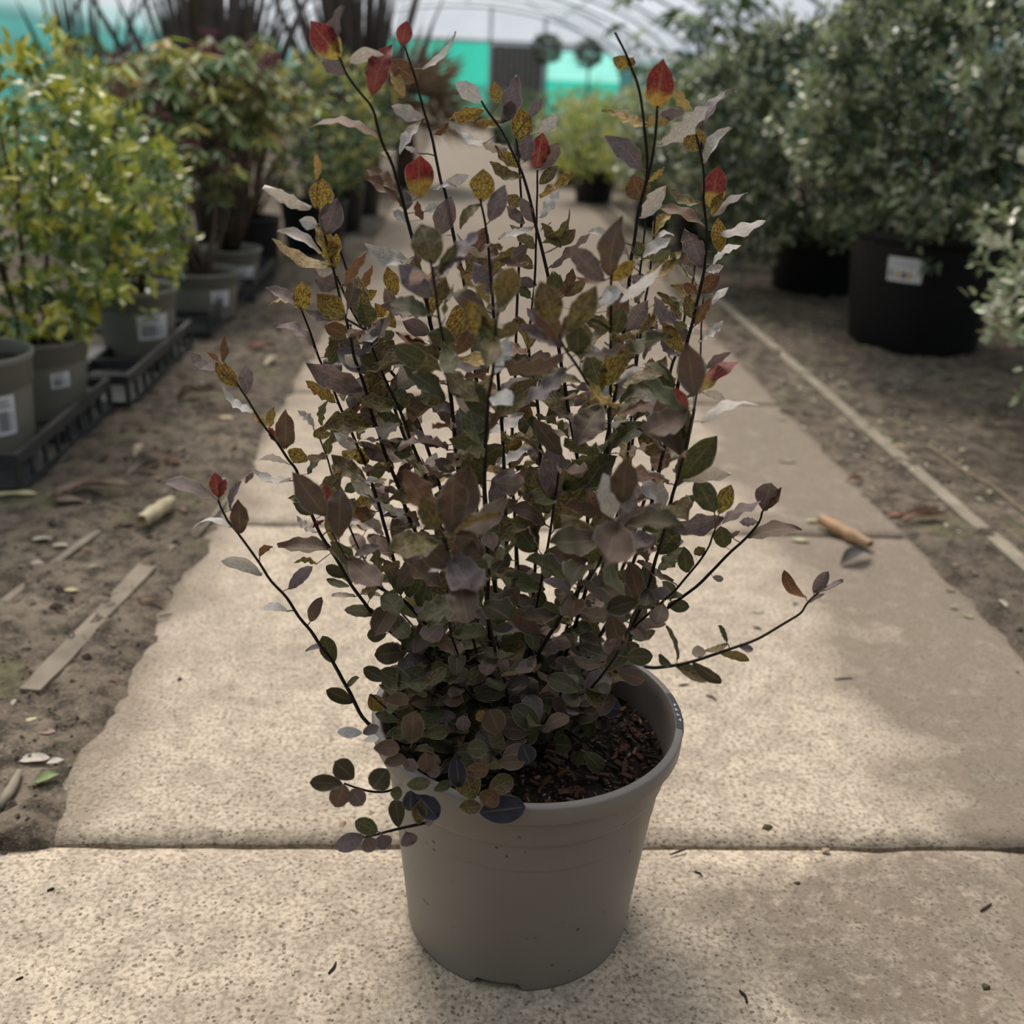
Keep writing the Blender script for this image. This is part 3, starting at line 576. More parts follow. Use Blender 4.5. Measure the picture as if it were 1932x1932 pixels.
# leaves traced from the photograph: crop origin and scale, then base x y, tip x y, width, kind
LV = """
@500 0 4.83
685 540 410 190 230 r;690 480 760 60 90 p;740 680 480 520 110 p;760 560 1060 470 110 w;980 870 1130 390 190 R;1240 410 1300 190 130 R;1390 740 1140 560 170 b;1140 640 1240 890 90 t;1440 640 1800 370 35 w;1440 1090 1150 980 110 w;1430 1110 1200 1380 70 w;1190 1380 1060 1400 50 w;1050 1270 430 1060 45 b;1410 1400 1260 1350 40 p;1410 1800 1400 1400 260 r;1215 1740 920 1510 110 b;1240 1880 860 1640 75 b;1640 1670 1860 1600 90 w;1540 1740 1740 1690 40 w;430 1880 40 1620 90 w;500 1930 530 1620 190 y;480 1640 490 1400 50 t
@480 300 4.83
640 690 760 350 190 p;570 600 410 560 110 w;690 980 580 600 130 y;730 990 720 660 110 y;600 880 220 640 50 w;690 980 170 700 70 y;800 1150 1020 840 75 b;920 1290 1080 970 80 b;950 1290 1110 1190 80 y;720 1020 550 980 130 w;760 1170 560 1090 160 p;440 1380 430 1090 150 y;430 1380 90 1190 60 p;430 1390 140 1270 45 y;820 1470 570 1230 200 y;690 1480 460 1390 70 p;870 1610 640 1520 140 b;560 1770 210 1480 50 p;640 1810 770 1620 80 o;1400 930 1020 830 130 w;1620 1260 1310 960 200 p;1640 960 1520 580 270 o;1680 690 1790 350 180 p;1560 480 1690 410 70 w;1380 470 1370 280 120 p;1530 560 1470 390 70 b;1380 580 1270 450 80 w;1290 1240 1210 990 130 y;1290 1400 1190 1180 110 p;1290 1540 1100 1320 120 y;1080 1540 970 1310 170 g;980 1800 1170 1460 50 p;1660 1110 1932 880 60 p;1700 1290 1740 1090 120 o;1330 1400 1580 1380 80 p;1600 1590 1350 1480 140 p;1700 1720 1720 1520 220 g;1680 1770 1260 1650 80 b;1610 1900 1260 1700 180 g;1180 1650 950 1600 170 o;1240 1660 1190 1560 120 g;970 1890 820 1780 110 w;1130 1880 980 1790 130 g
@800 300 4.83
530 390 540 90 210 y;600 570 740 230 150 p;530 420 330 640 80 o;890 180 590 60 90 o;1060 360 1370 160 60 y;1050 230 1220 60 100 o;1060 540 1250 290 80 w;1000 580 880 350 110 p;910 590 720 430 90 p;880 430 760 330 110 o;1070 760 1350 470 80 o;1240 810 1060 590 90 o;990 640 670 670 45 w;1030 820 800 590 90 o;1240 790 1380 640 100 o;1150 980 1540 630 60 p;1640 1110 1310 790 180 p;1680 720 1510 650 60 w;1700 1060 1790 530 200 P;1710 1110 1932 920 120 y;1650 1110 1390 1090 50 b;570 900 290 680 40 o;380 1040 560 830 110 o;620 1240 450 940 160 p;640 1050 830 800 80 o;990 1000 840 860 110 o;110 1110 440 840 70 w;130 1030 300 770 110 g;680 1350 830 940 210 o;1030 1150 840 1100 90 p;970 1270 840 1160 80 g;1200 1500 1060 1110 240 o;1260 1250 1190 1090 110 b;1270 1250 1480 1110 100 o;1290 1240 1370 1000 90 b;1400 1390 1510 1250 140 p;1500 1420 1660 1250 60 o;1690 1540 1460 1440 80 o;1400 1780 1400 1490 200 g;1250 1730 880 1510 100 p;640 1720 520 1400 170 g;700 1620 860 1490 120 o;300 1780 460 1530 130 b;680 1600 470 1290 90 o;1230 1640 1450 1380 110 b
@750 0 3.864
630 790 380 890 90 y;370 890 270 990 45 b;620 740 420 600 110 w;630 1060 380 890 45 w;760 890 580 920 50 y;740 900 860 550 110 p;740 760 700 590 80 y;810 880 830 720 90 p;910 1040 900 780 140 y;960 850 1050 720 70 p;1010 1230 1060 970 140 R;1030 970 1170 850 80 w;1050 1230 1180 1040 110 p;800 1070 600 1050 60 w;890 1230 700 1070 80 y;930 1180 960 970 100 p
@1100 50 4.83
430 360 270 290 110 y;430 370 470 280 70 y;670 750 740 280 235 r;600 920 190 720 75 y;540 1320 210 990 150 p;530 1590 460 1360 200 b;520 1750 740 1450 130 w;590 1415 760 1310 40 y;1000 760 820 560 80 t;680 880 800 840 80 t;660 880 590 830 70 t;700 800 930 790 90 p;710 1080 1110 700 130 w;1060 1130 900 980 130 y;1090 1110 1050 930 70 y;1100 920 1350 540 70 p;1120 1260 1360 930 90 w;1160 1660 1240 1270 200 r;1180 1720 1300 1520 80 y;1170 1740 1490 1490 60 p;1070 1620 740 1490 70 o;1110 1840 690 1620 50 b;1240 1890 1660 1750 80 w;650 1920 800 1690 80 y;1000 780 1080 930 80 o
@1100 400 4.83
1080 500 940 110 160 p;1250 370 1230 60 130 y;1180 490 1440 300 45 w;1120 550 1280 500 70 w;520 430 800 290 90 w;690 390 830 390 35 w;670 250 830 210 35 w;690 570 920 380 45 y;960 470 920 390 50 b;1050 740 1240 580 140 b;1030 740 900 640 90 b;1000 970 940 760 110 o;1020 1040 1170 790 90 b;1170 850 1340 710 50 w;330 830 770 560 80 w;400 700 380 560 110 w;400 1080 600 800 150 p;280 1120 360 860 150 g;240 1080 20 950 90 o;620 970 890 890 90 b;480 1120 610 920 110 o;540 1140 700 1020 40 b;900 1280 700 1010 130 y;870 1320 700 1150 60 p;950 1050 820 1000 70 g;1060 1200 1310 1040 50 w;560 1350 720 1170 50 p;1010 1680 950 1200 230 P;1050 1660 1370 1320 110 r;1120 1420 1350 1280 70 p;960 1780 830 1610 80 R;800 1700 690 1370 150 g;1090 1650 1310 1690 60 w;340 1750 680 1580 100 g;350 1590 580 1570 70 w;250 1580 540 1390 60 w;250 1380 480 1330 70 b;170 1640 50 1270 200 g;1080 1920 1560 1680 80 w;530 400 470 260 110 g;560 580 460 610 60 o;480 830 560 720 60 o
@1200 700 4.293
350 660 140 220 190 P;360 630 320 330 90 o;370 870 660 520 200 g;380 880 770 830 100 w;130 700 60 400 150 o;130 800 260 640 110 b;640 1150 500 900 170 g;670 1160 770 920 130 y;270 1250 710 1180 130 p;690 1240 1020 1100 70 p;1030 1120 1100 890 180 p;1020 1160 1230 980 50 b;990 1220 840 1210 60 p;910 1360 1340 1270 110 P;720 1430 680 1240 140 g;190 1480 340 1280 170 g;410 1630 390 1430 120 g;470 1480 560 1420 70 o;120 1310 140 1130 140 g;620 1670 710 1680 45 d;750 1330 850 1310 40 p;1380 1840 1195 1620 70 b;1440 1790 1560 1620 90 p;1450 1800 1680 1700 20 p;1400 1880 1530 1810 18 p;300 1180 480 1000 100 g
@300 620 4.83
710 530 510 300 140 y;520 380 270 200 80 p;590 300 600 70 70 b;540 290 450 200 40 b;800 600 790 310 120 p;860 780 550 600 60 w;960 900 820 770 60 t;1010 900 1050 710 75 y;1150 1080 1160 700 160 P;1230 1220 1300 1090 170 y;1080 1030 980 910 60 R;1410 910 1250 780 60 w;1180 1230 930 1150 40 w;540 1530 500 1280 120 R;560 1530 650 1360 70 R;520 1560 80 1340 80 p;740 1860 720 1560 150 P;660 1660 780 1400 50 p;780 1400 860 1310 35 p;650 1810 310 1740 35 w;1200 1390 840 1320 45 w;1510 1700 1200 1290 210 P;1640 1890 1650 1460 220 P;1390 1690 1230 1590 90 g;1260 1590 1180 1540 60 g;1430 1860 1240 1740 60 w;1850 540 1340 310 190 p;1610 670 1330 500 110 y;1490 880 1530 660 60 g;1480 1010 1480 890 140 o;1790 1100 1600 950 100 w;1530 1150 1550 1000 80 g;1880 1230 1830 1080 150 y;1500 1740 1390 1790 30 R;1520 1740 1630 1720 30 b;1350 1330 1450 1180 50 g;1500 1690 1520 1400 110 R
@400 1000 4.83
430 240 550 120 60 b;460 400 90 260 100 w;690 540 900 330 100 p;690 740 460 710 70 w;900 830 1010 600 100 P;1110 1210 1010 970 140 g;1030 1080 860 1120 35 p;1230 1440 1350 1350 50 g;1280 1570 1030 1450 120 d;1100 190 610 180 120 P;1370 1850 1140 1840 90 w;1380 1850 1530 1790 90 p;960 310 750 280 45 y;1220 430 1040 330 100 g;1250 520 1040 460 60 g;1300 610 1090 600 30 w;1510 760 1200 740 100 g;1590 950 1410 960 120 g;1780 1110 1480 1140 180 d;1580 1370 1380 1260 120 d;1530 1630 1430 1490 130 y;1820 1310 1880 1140 100 w;1300 240 1530 150 80 p;1390 1920 1520 1900 60 w
@700 1000 4.83
410 740 310 620 70 t;440 760 620 650 50 b;540 320 230 370 110 d;280 590 220 410 110 g;330 600 420 390 150 g;340 1920 420 1640 150 P;1100 980 800 1030 110 g;1450 950 1180 1050 120 g;1150 850 1290 590 160 g;1100 900 1290 880 90 p;1680 900 1600 640 150 g;1270 1250 1100 1190 150 g;560 1340 860 1320 130 g;700 1300 880 1280 90 p;1570 560 1140 380 150 g;1840 610 1570 450 70 p;860 390 520 370 70 w;720 300 260 60 150 o;760 100 1000 230 140 P;1500 1500 1770 1470 130 p;1400 1570 1220 1680 110 p;490 1860 710 1830 120 g;840 1830 840 1690 120 p;1170 1860 1080 1640 200 P;1040 1740 970 1650 100 y;1560 1080 1730 1060 110 p;830 1600 990 1500 100 g;900 480 1050 260 150 g;880 780 960 480 180 g;1250 1060 1420 940 100 g
@600 650 4.83
1210 1700 1240 1180 260 P;1100 1680 930 1390 200 o;930 1660 570 1560 100 p;1220 1720 1740 1400 170 P;1250 1750 1480 1930 150 P;1150 520 930 400 200 o;1230 620 970 520 80 p;1530 670 1350 300 200 g;740 480 900 540 130 g;500 580 560 350 200 o;330 640 350 430 70 b;520 760 310 640 70 p;770 730 540 640 90 g;820 790 900 670 130 o;1150 930 830 790 90 p;860 960 650 870 110 g;840 1000 680 990 90 g;740 1250 840 1060 100 P;850 1200 1110 1280 130 d;1490 960 1190 860 130 g;1480 1260 1310 1040 180 g;1250 1150 1050 1050 120 p;1640 1110 1910 930 70 w;1720 950 1870 820 130 y;1330 870 1490 690 90 o;510 1310 800 1390 60 p;500 1400 300 1160 120 w;240 1340 360 1270 90 g;540 1300 610 1220 50 y;480 1250 610 1060 110 g;600 1060 400 890 120 p;290 1610 440 1460 80 y;440 1700 380 1560 100 y;1180 420 1330 420 90 o;780 410 870 280 90 o;1130 190 1490 280 60 p
@900 650 4.83
650 1540 480 1110 270 o;790 1320 1150 950 220 g;770 1010 510 680 160 P;850 980 1210 810 90 p;1320 1430 1370 1010 230 P;1340 1420 1680 1310 110 P;1240 1720 1680 1440 150 p;1240 1700 1100 1650 120 p;1110 1860 780 1570 190 o;640 690 920 400 140 g;540 860 400 620 170 g;880 560 1060 430 90 p;140 520 420 250 70 p;430 230 210 110 110 g;540 570 290 430 90 o;1260 860 1370 690 110 g;1120 690 1390 670 40 w;1380 660 1580 560 70 p;540 1880 340 1640 200 g;1640 1710 1530 1520 150 g;1700 1690 1880 1640 150 g
@1000 1000 4.83
990 640 700 720 170 d;1000 630 900 300 160 P;940 900 1240 850 90 P;1250 680 1450 700 110 g;1400 600 1230 620 60 g;1080 600 1290 560 110 p;830 1090 740 770 180 P;640 980 430 840 180 g;400 790 700 770 110 p;870 1160 1120 1150 150 g;790 1280 1060 1380 140 P;650 1520 740 1270 110 y;700 1150 540 1090 120 o;560 450 810 500 160 p;660 1600 820 1640 170 k;380 1640 580 1780 180 g;240 1590 390 1720 130 g;220 1810 290 1932 90 g;1340 1180 1210 880 30 g;1290 1240 1160 1140 70 g;1310 1240 1630 1370 110 o;1480 1190 1740 1370 100 d;1590 1110 1800 1030 50 o;1540 1160 1530 1050 110 w;1790 1020 1720 870 40 g;1730 1115 2000 1200 75 o;1890 1060 2020 1100 60 p;930 500 800 380 120 g
@960 1250 5.52
570 800 480 680 90 g;660 870 470 850 190 g;760 900 690 1060 130 g;790 930 990 1140 160 g;890 640 660 860 180 g
@560 1300 3.864
410 650 270 520 140 d;330 690 90 680 110 d;350 690 280 860 140 P;400 730 480 850 120 p;555 730 660 580 150 d;680 760 770 760 90 g;740 1000 720 790 110 d;890 970 900 810 100 o;870 760 1010 920 150 k;830 890 830 740 110 k;1330 900 1670 860 190 k;1370 850 1440 740 140 b;1190 860 1350 860 100 o;1400 740 1580 650 130 o;1280 790 1220 590 170 o;1220 600 1400 590 100 b;1180 700 1160 480 120 k;940 600 1050 590 90 p;950 600 940 460 120 P;800 600 850 520 110 p;640 540 800 500 90 P;560 430 750 430 110 P;1400 440 1240 430 120 g;1470 540 1670 530 100 P;1000 740 1130 680 70 g;800 700 980 680 90 g;590 1040 420 960 110 g;490 1070 280 1160 120 p;500 1080 550 1180 110 p;620 1060 640 1160 120 p;790 1030 830 1130 120 p;1010 940 940 990 60 p;840 400 850 150 150 P;1640 400 1700 540 130 k
"""
leaves = []   # bx,by,tx,ty,w,type,seed
for blk in LV.split('@')[1:]:
    hd, body = blk.split('\n', 1); ox, oy, sc = (float(v) for v in hd.split())
    for it in body.replace('\n', ';').split(';'):
        f_ = it.split()
        if len(f_) < 6: continue
        x0, y0, x1, y1, w_ = (float(v) for v in f_[:5])
        leaves.append([ox+x0/sc, oy+y0/sc, ox+x1/sc, oy+y1/sc, w_/sc, f_[5]])
built = []    # (area, stem obj, geo)
for i, (bx, by, tx, ty, w_, ty_) in enumerate(leaves):
    r = random.Random(i*7+1); Lp = hypot(tx-bx, ty-by)
    d = np.hypot(SPX[:, 0]-bx, SPX[:, 1]-by)
    pref = .70 if w_ > 40 else (.8 if w_ > 33 else .9)
    sc_ = d+70*np.maximum(0, SPY-pref)+25*np.abs(SPY-pref)
    k = int(np.argmin(sc_)); Y = float(SPY[k]); sp = SPW[k]
    if d[k] > 55: k = int(np.argmin(d)); Y = float(SPY[k]); sp = SPW[k]
    if by > 1395 and bx < 1000: Y = min(Y, .705 if bx < 800 else .722)
    elif by > 1340 and bx < 1000: Y = min(Y, .77)
    B = at(bx, by, Y); Lw = Lp/F*(B-EYE).dot(FW)
    Tp = at(tx, ty, Y+r.uniform(-.32, .32)*Lw)
    full = max(w_, .40*Lp, 18); th = math.acos(min(1, w_/full)); wW = full/F*(B-EYE).dot(FW)*1.12
    nf = (EYE-B).normalized()
    # choose the turn that lets the upper side look to the sky
    a = (Tp-B).normalized(); n0 = (nf-a*nf.dot(a)).normalized(); s0 = a.cross(n0)
    sg = 1 if s0.z > 0 else -1
    if r.random() < .25: sg = -sg
    low = by > 1080
    geo = leaf_geo(B-PO, Tp-PO, wW, sg*th*.92, nf, ty_, i+1, (sp-PO) if d[k] < 60 else None, .35 if low else 1.0, .55 if low else .5, .56 if low else .74)
    built.append((w_*Lp+ (400 if ty_ in 'rRy' else 0), SPO[k], geo))
# smaller leaves further inside the bush, sprouting along the stems
POLY = [(575,900),(625,640),(660,520),(830,450),(1000,420),(1180,440),(1320,500),(1320,680),(1310,960),(1280,1130),(1225,1250),(1120,1360),(1010,1400),(930,1480),(820,1480),(720,1420),(700,1300),(700,1180),(620,1030)]
def inside(x, y):
    c = False; j = len(POLY)-1
    for i in range(len(POLY)):
        if (POLY[i][1] > y) != (POLY[j][1] > y) and x < (POLY[j][0]-POLY[i][0])*(y-POLY[i][1])/(POLY[j][1]-POLY[i][1])+POLY[i][0]: c = not c
        j = i
    return c
seed = 2000
for nm, Wp, Pp, o in SB:
    acc = 0; ang = random.random()*6
    for i in range(1, len(Wp)-1):
        acc += (Wp[i]-Wp[i-1]).length
        if acc < .0075: continue
        acc = 0; ang += 2.4; seed += 1; r = random.Random(seed)
        z = Wp[i].z; hi = z > .62
        L = (.025+.021*min(1, max(0, (z-.25)/.25)))*r.uniform(.75, 1.25)*(.8 if hi else 1)
        t = (Wp[i+1]-Wp[i-1]).normalized(); a1 = t.cross(Vector((0, 1, 0))).normalized(); a2 = t.cross(a1)
        dr = (a1*cos(ang)+a2*sin(ang))*.85+t*r.uniform(.15, .7)+Vector((0, 0, .1))
        B = Wp[i]+dr.normalized()*.008; Tp = B+dr.normalized()*L
        q = proj(Tp); qb = proj(B)
        if not (inside(*q) and inside(*qb)): continue
        if q[1] < 820 and r.random() < (.28 if q[1] > 600 else .42): continue
        nf = Vector((r.uniform(-.5, .5), r.uniform(-.9, .3), 1)).normalized()
        ty_ = r.choice('ggPPPPdgpo' if q[1] > 1000 else 'ggoooPPpbwy')
        built.append((10, o, leaf_geo(B-PO, Tp-PO, L*r.uniform(.42, .58), r.uniform(-.5, .5), nf, ty_, seed, Wp[i]-PO, .4 if z < .4 else .9, .54, .58 if z < .4 else .74)))
# low leafy shoots round the base of the bush
for k in range(46):
    seed += 1; r = random.Random(seed); a = r.uniform(0, 6.3); rr = r.uniform(.02, .09)
    P0 = PO+Vector((rr*.5*cos(a)-.015, rr*.5*sin(a), SZ)); P1 = P0+Vector((cos(a)*rr*1.0-.015, sin(a)*rr*1.0, r.uniform(.03, .13)))
    pts = [P0.lerp(P1, t)+Vector((0, 0, .02*sin(pi*t))) for t in (0, .25, .5, .75, 1)]
    if not inside(*proj(P1)): continue
    b = MB(); b.tube([p-PO for p in pts], [.0012, .0011, .001, .0009, .0007], 5); o = b.build('stem', STEM, plant, True)
    for m in range(11):
        seed += 1; t = .25+.75*m/10; p = P0.lerp(P1, t)+Vector((0, 0, .02*sin(pi*t))); an = m*2.4
        dr = Vector((cos(an), sin(an), r.uniform(.1, .7))).normalized(); L = r.uniform(.024, .036)
        B = p+dr*.004; nf = Vector((r.uniform(-.3, .3), -.5, 1)).normalized()
        if not inside(*proj(B+dr*L)): continue
        built.append((12, o, leaf_geo(B-PO, B+dr*L-PO, L*r.uniform(.55, .7), r.uniform(-.4, .4), nf, r.choice('gggPPPPdpo'), seed, p-PO, .3, .55, .55)))
built.sort(key=lambda q: -q[0])
for _, o, (V, Fc, Cc, Sp, U) in built[:300]:
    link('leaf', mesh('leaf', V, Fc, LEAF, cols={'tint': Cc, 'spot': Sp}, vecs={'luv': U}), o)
V, Fc, Cc, Sp, U = [], [], [], [], []
for _, o, g_ in built[300:]:
    n_ = len(V); V += g_[0]; Fc += [tuple(i+n_ for i in f) for f in g_[1]]; Cc += g_[2]; Sp += g_[3]; U += g_[4]
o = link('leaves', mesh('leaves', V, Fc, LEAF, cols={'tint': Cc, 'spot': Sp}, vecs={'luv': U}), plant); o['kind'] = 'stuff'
print('LEAVES', len(leaves), len(built))

# ------------------------------------------------------------------ background foliage
LT = np.array([(0,0,0),(1,0,.02),(.33,0,0),(.7,0,.02),(.33,.5,.07),(.33,-.5,.07),(.72,.36,.07),(.72,-.36,.07)], float)
LF = [(0,2,4),(0,5,2),(2,3,6,4),(2,5,7,3),(3,1,6),(3,7,1)]
def frames(D, Nn):
    D = D/np.linalg.norm(D, axis=1, keepdims=True); S_ = np.cross(Nn, D); S_ /= np.linalg.norm(S_, axis=1, keepdims=True)+1e-9
    return D, S_, np.cross(D, S_)
def leafcloud(P, D, Nn, L, Wd, tints, name, mat, parent):
    """one mesh of many small leaves"""
    D, S_, Q = frames(D, Nn); n = len(P); k = len(LT)
    V = P[:, None, :]+LT[None, :, 0:1]*D[:, None]*L[:, None, None]+LT[None, :, 1:2]*S_[:, None]*Wd[:, None, None]+LT[None, :, 2:3]*Q[:, None]*L[:, None, None]
    V = V.reshape(-1, 3); Fc = [tuple(i*k+q for q in f) for i in range(n) for f in LF]
    C4 = np.repeat(np.concatenate([tints, np.ones((n, 1))], 1), k, 0); sp = np.zeros((n*k, 4)); U = np.repeat(rng.uniform(0, 40, (n, 3)), k, 0)+np.tile(LT, (n, 1))
    o = link(name, mesh(name, V, Fc, mat, cols={'tint': C4, 'spot': sp}, vecs={'luv': U}), parent); o['kind'] = 'stuff'; return o
def leaftype(c, mat):
    k = len(LT); cc = np.tile(np.array(c+(1,)), (k, 1)); return mesh('leaf', LT, LF, mat, cols={'tint': cc, 'spot': np.zeros((k, 4))}, vecs={'luv': LT+rng.uniform(0, 20, 3)})
def crown_leaves(C, R, ntw, per, L, wr, pal, tips=None, droop=0., bias=.55, sun_tip=.0, up=.35):
    """rosettes of leaves on twigs filling an uneven crown; returns arrays"""
    u = rng.normal(size=(ntw, 3)); u /= np.linalg.norm(u, axis=1, keepdims=True)
    lump = np.array([1+.32*noise.noise(Vector(v*2.3)+Vector(C)*3) +.20*noise.noise(Vector(v*5)+Vector(C)) for v in u])
    rad = rng.uniform(0, 1, ntw)**(1/3.)*(1-bias)+bias*rng.uniform(.82, 1.04, ntw)
    tw = np.array(C)+u*np.array(R)*(rad*lump)[:, None]
    P = np.repeat(tw, per, 0); out = np.repeat(u, per, 0); n = len(P)
    D = rng.normal(size=(n, 3))*.75+out*.55+np.array([0, 0, up-droop]); D /= np.linalg.norm(D, axis=1, keepdims=True)
    P = P+rng.normal(size=(n, 3))*L*.35
    Nn = rng.normal(size=(n, 3))*.45+out*.35+np.array([0, 0, .9])
    pal = np.array(pal); idx = rng.integers(0, len(pal), ntw); idx = np.where(rng.random(ntw) < .3, rng.integers(0, len(pal), ntw), idx)
    col = np.repeat(pal[idx], per, 0)*rng.uniform(.85, 1.4, (n, 1))
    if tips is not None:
        m_ = np.repeat((rad*lump > .86) & (rng.random(ntw) < sun_tip), per); tp_ = np.array(tips); col[m_] = tp_[rng.integers(0, len(tp_), m_.sum())]*rng.uniform(.8, 1.2, (m_.sum(), 1))  # a share of the outer twigs takes the tip colours
    return P, D, Nn, L*rng.uniform(.7, 1.25, n), L*wr*rng.uniform(.8, 1.2, n), col
def add_foliage(parent, org, arrs, nind, mat, pal):
    P, D, Nn, L, Wd, col = arrs
    P = P-np.array(org)
    if nind:
        dist = np.linalg.norm(P+np.array(org)-np.array(EYE), axis=1)-.9*L*10
        inview = []
        q = P+np.array(org)-np.array(EYE); c = q@np.array(FW); sx_ = 966+F*(q@np.array(RT))/c; sy_ = 966-F*(q@np.array(UP))/c
        ok = (sx_ > -20) & (sx_ < 1950) & (sy_ > -20) & (sy_ < 1950)
        order = np.argsort(np.where(ok, dist, dist+50)); sel = order[:nind]
        kinds = [leaftype(tuple(c_), mat) for c_ in pal]
        Dn, S_, Q = frames(D, Nn)
        pa = np.array(pal)
        for i in sel:
            kx = int(np.argmin(((pa-col[i])**2).sum(1)))
            o = link('leaf', kinds[kx], parent)
            o.matrix_local = Matrix(((Dn[i][0]*L[i], S_[i][0]*Wd[i], Q[i][0]*L[i], P[i][0]), (Dn[i][1]*L[i], S_[i][1]*Wd[i], Q[i][1]*L[i], P[i][1]), (Dn[i][2]*L[i], S_[i][2]*Wd[i], Q[i][2]*L[i], P[i][2]), (0, 0, 0, 1)))
        keep = np.ones(len(P), bool); keep[sel] = False
        P, D, Nn, L, Wd, col = P[keep], D[keep], Nn[keep], L[keep], Wd[keep], col[keep]
    leafcloud(P, D, Nn, L, Wd, col, 'foliage', mat, parent)
def potmesh(b, r, h, black=False):
    rb = r*.8
    if black: prof = [(.001, .01), (rb, 0), (rb*1.01, .004), (r*.965, h*.9), (r*.975, h*.92), (r, h*.925), (r*1.01, h*.97), (r*1.005, h), (r*.97, h*1.0), (r*.95, h*.9), (r*.93, h*.8)]
    else: prof = [(.001, .01), (rb, 0), (rb*1.01, .004), (r*.9, h*.68), (r*.9, h*.70), (r*.935, h*.725), (r*.955, h*.90), (r*.985, h*.925), (r, h*.95), (r*1.0, h*.985), (r*.98, h), (r*.95, h*.99), (r*.92, h*.85), (r*.9, h*.8)]
    b.lathe(prof, 48)
def put_label(pot, r, z0, z1, ang, half, taper, kind):
    """white sticker bent round the pot wall with its print"""
    b = MB()
    def patch(a0, a1, za, zb, m, off):
        n = 6; V = []
        for i in range(n+1):
            a = radians(a0+(a1-a0)*i/n)
            for z in (za, zb):
                rr = r(z)+off; V.append((rr*cos(a), rr*sin(a), z))
        b.add(V, [(i*2, i*2+2, i*2+3, i*2+1) for i in range(n)], m)
    patch(ang-half, ang+half, z0, z1, 0, .0012)
    dz = z1-z0
    if kind == 'bar':
        rr_ = random.Random(int(ang*10)); a = ang-half*.75
        while a < ang+half*.1:
            wdt = rr_.uniform(.03, .09)*half; patch(a, a+wdt, z0+dz*.12, z0+dz*.62, 1, .0022); a += wdt*2.1
        for k in range(4): patch(ang-half*.7, ang+half*rr_.uniform(.2, .7), z0+dz*(.70+.06*k), z0+dz*(.73+.06*k), 2, .0022)
        for k in range(5): patch(ang+half*.25, ang+half*.75, z0+dz*(.15+.09*k), z0+dz*(.19+.09*k), 2, .0022)
    else:
        for k in range(3): patch(ang-half*(.85-.0*k), ang+half*.6, z0+dz*(.62+.1*k), z0+dz*(.65+.1*k), 2, .0022)
        for a0, m in ((-.45, 3), (-.1, 1), (.22, 3)):
            patch(ang+half*a0, ang+half*(a0+.22), z0+dz*.14, z0+dz*.40, m, .0022); patch(ang+half*(a0+.05), ang+half*(a0+.17), z0+dz*.40, z0+dz*.48, m, .0022)
        patch(ang-half*.9, ang-half*.6, z0+dz*.15, z0+dz*.5, 2, .002)
    o = b.build('label', [WHITE, INK, INKMID, YELINK], pot); o['label'] = 'white printed sticker'; return o
def potted(name, loc, label, group, r, h, potmat, arrs, nind, mat, pal, sticker=None, nst=5, crown=None, black=False):
    t = thing(name, loc, label, 'plant', group)
    b = MB(); potmesh(b, r, h, black); pt = b.build('pot', potmat, t, True)
    V, Fc = soil_mesh(r*.925, 24, 6, .006, loc[0]*50); so = link('soil', mesh('soil', V, Fc, SOIL), t, (0, 0, h*.86))
    if sticker:
        rb = r*.8
        rf = (lambda z: rb*1.01+(r*.9-rb*1.01)*z/(h*.68)) if not black else (lambda z: rb*1.01+(r*.965-rb*1.01)*z/(h*.9))
        put_label(pt, rf, *sticker)
    C, R = crown
    for k in range(nst):
        rr = random.Random(k+int(loc[1]*100)); a = rr.uniform(0, 6.3); q = rr.uniform(.1, .6)
        e = Vector((C[0]-loc[0]+R[0]*q*cos(a), C[1]-loc[1]+R[1]*q*sin(a), C[2]-loc[2]+R[2]*rr.uniform(.2, .75)))
        s0 = Vector((r*.25*cos(a), r*.25*sin(a), h*.85)); m_ = s0.lerp(e, .5)+Vector((rr.uniform(-.03, .03), rr.uniform(-.03, .03), .03))
        b = MB(); b.tube([s0, s0.lerp(m_, .5), m_, m_.lerp(e, .6), e], [.007, .006, .005, .004, .002], 5); b.build('stem', BROWNSTEM, t, True)
    add_foliage(t, loc, arrs, nind, mat, pal)
    return t

YG = [(.17,.24,.06),(.12,.19,.06),(.22,.28,.06),(.10,.16,.07)]; YGT = [(.46,.47,.07),(.55,.52,.10),(.34,.40,.06)]
DG = [(.09,.15,.06),(.07,.12,.055),(.12,.18,.08),(.06,.10,.055)]
SG = [(.065,.098,.05),(.048,.075,.042),(.10,.135,.065),(.15,.175,.10),(.042,.07,.042)]; SGT = [(.38,.40,.28),(.28,.34,.17)]  # silvery greens; base darkened and tips paled to paint in self-shadow contrast
PALE = [(.42,.44,.30),(.55,.54,.42),(.26,.32,.16),(.16,.22,.10)]
PI = [(.16,.22,.09),(.22,.26,.10),(.11,.17,.08),(.27,.29,.13)]; PIT = [(.42,.40,.12),(.34,.34,.10)]

